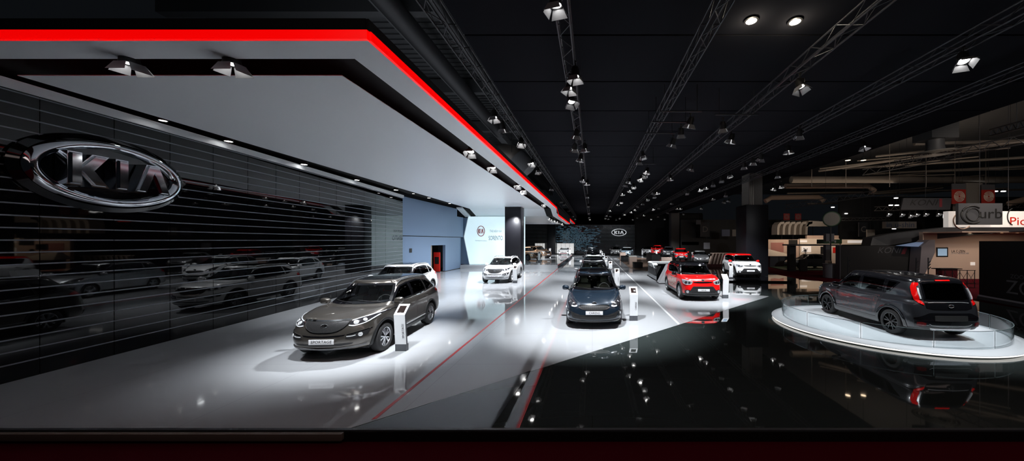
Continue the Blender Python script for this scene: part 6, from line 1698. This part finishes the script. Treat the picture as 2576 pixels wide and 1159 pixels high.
for y, e in ((10.2, 2300), (17, 1700), (24, 1700), (31, 1400), (39, 1400), (47, 1600), (55, 1700)):
    spot((-.55, y - 2.2, 6.6), (.1, y + .3, .3), e, 62, .8)
    if y < 30: spot((2.6, y + .5, 6.7), (.6, y + 1.2, .2), e * .55, 60, .9)
spot((5.5, 12.6, 6.6), (4.9, 15.3, .3), 2600, 50, .8); spot((3.0, 17, 6.6), (5.2, 17, .2), 1100, 60, .9)
spot((8.5, 15.0, 6.7), (7.0, 16.3, .0), 800, 60, .9)
spot((8.6, 20.0, 6.7), (10.9, 24.5, .6), 3400, 46, .8)
spot((4.5, 24, 6.7), (5.0, 25.0, 0), 1600, 70, .9)
spot((3.4, 17.4, 6.6), (4.7, 20.8, .6), 700, 26, .8)  # small spot added to brighten the leaning board
spot((9, 6, 9), (18.4, 14.5, .6), 500, 40, .9, (.9, .93, 1), .2, 'hall_light')  # added fill aimed at the black wall on the right
# turntable
spot((8.8, 6.2, 6.8), (9.0, 9.2, .2), 1150, 50, .8, (.93, .97, 1)); spot((5.6, 11.0, 6.9), (8.3, 10.9, .4), 800, 52, .8, (.93, .97, 1)); spot((12.0, 11.5, 6.8), (9.9, 10.8, .2), 1000, 52, .9, (.93, .97, 1))
# far areas
for (x, y, e) in ((-8.0, 42, 2400), (-5, 52, 2400), (5.5, 50, 2200), (11.5, 54, 2200), (12.0, 44, 1800), (12.8, 37.5, 1800), (5, 37, 800), (-7.5, 32, 900)):
    spot((x * .9, y - 4, 6.4 if x > -3.4 else 4.9), (x, y + .8, .3), e, 75, .9)
# fill lights added for the hall stands, roof and carpet
def area(loc, rot, sx, sy, e, col, nm='stand_light'):
    l = bpy.data.lights.new(nm, 'AREA'); l.shape = 'RECTANGLE'; l.size = sx; l.size_y = sy; l.energy = e; l.color = col
    o = bpy.data.objects.new(nm, l); COL.objects.link(o); o.location = loc; o.rotation_euler = rot; return o
area((24.0, 35.5, 4.6), (R(38), 0, 0), 9, .3, 170, (1, .78, .6))  # added fill for the beige stand walls
area((28.5, 22.4, 3.2), (0, 0, 0), 6, .5, 55, (1, .80, .64))
area((24, 30, 8.5), (R(180), 0, 0), 14, 8, 130, (1, .80, .62))  # upward fill added to brighten the roof on the right
spot((19, 10, 6.5), (30, 30, 6.5), 1500, 60, .8, (1, .84, .7), .3, 'hall_light')  # warm fill added for the concrete column and signs
area((-6, 18, 6.6), (R(180), 0, 0), 5, 24, 150, (.85, .9, 1))  # upward fill added to brighten the roof above the canopy
for y_, e_ in ((19, 420),) + ((24, 520), (29, 520)) if False else ((19, 400), (24, 520), (29, 520)): spot((-4.3, y_, 5.72), (-6.5, y_ + .5, 0), e_, 140, 1.0)  # wide fill spots added to lift floor and soffit
for y_ in (24, 30): spot((-8.5, y_, 5.7), (-8.5, y_, 0), 500, 140, 1.0)  # more wide fill added below the soffit
spot((24, 18, 8.5), (24, 21, 0), 700, 105, .9, (1, .85, .75), .2, 'hall_light')  # added overhead fill for the right side of the hall
area((6, 1.0, 7.6), (0, 0, 0), 24, 2, 150, (1, .8, .75))  # overhead fill added to brighten the red carpet
spot((20, -4, 9), (22, 18, 2), 1300, 62, .9, (.95, .95, 1), .25, 'hall_light')  # fill added behind the camera for black wall and curved canopy
spot((15, 3, 9.5), (21, 30, 1), 1300, 40, .9, (1, .93, .86), .25, 'hall_light')  # fill added to brighten the hall counters
for x_ in (-4, 4): spot((x_, 59, 6.6), (x_ + .5, 65, 3.2), 110, 95, .9)  # spots added to bring out the far wall slats
w = bpy.data.worlds.new('hall'); SC.world = w; w.use_nodes = True
w.node_tree.nodes['Background'].inputs[0].default_value = (.55, .65, .8, 1); w.node_tree.nodes['Background'].inputs[1].default_value = .006

# ---------------------------------------------------------------- camera
cam = bpy.data.cameras.new('camera'); co = bpy.data.objects.new('camera', cam); COL.objects.link(co); SC.camera = co
co.location = (0, 0, H); co.rotation_euler = (PI / 2, 0, 0)
cam.sensor_width = 36; cam.sensor_fit = 'HORIZONTAL'; cam.lens = F / 2576 * 36
cam.shift_x = (1288 - CX) / 2576; cam.shift_y = (CY - 579.5) / 2576
cam.clip_start = .05; cam.clip_end = 300
vs_ = SC.view_settings; vs_.view_transform = 'Standard'; vs_.look = 'None'; vs_.exposure = 0.0; vs_.gamma = 1; vs_.use_curve_mapping = False
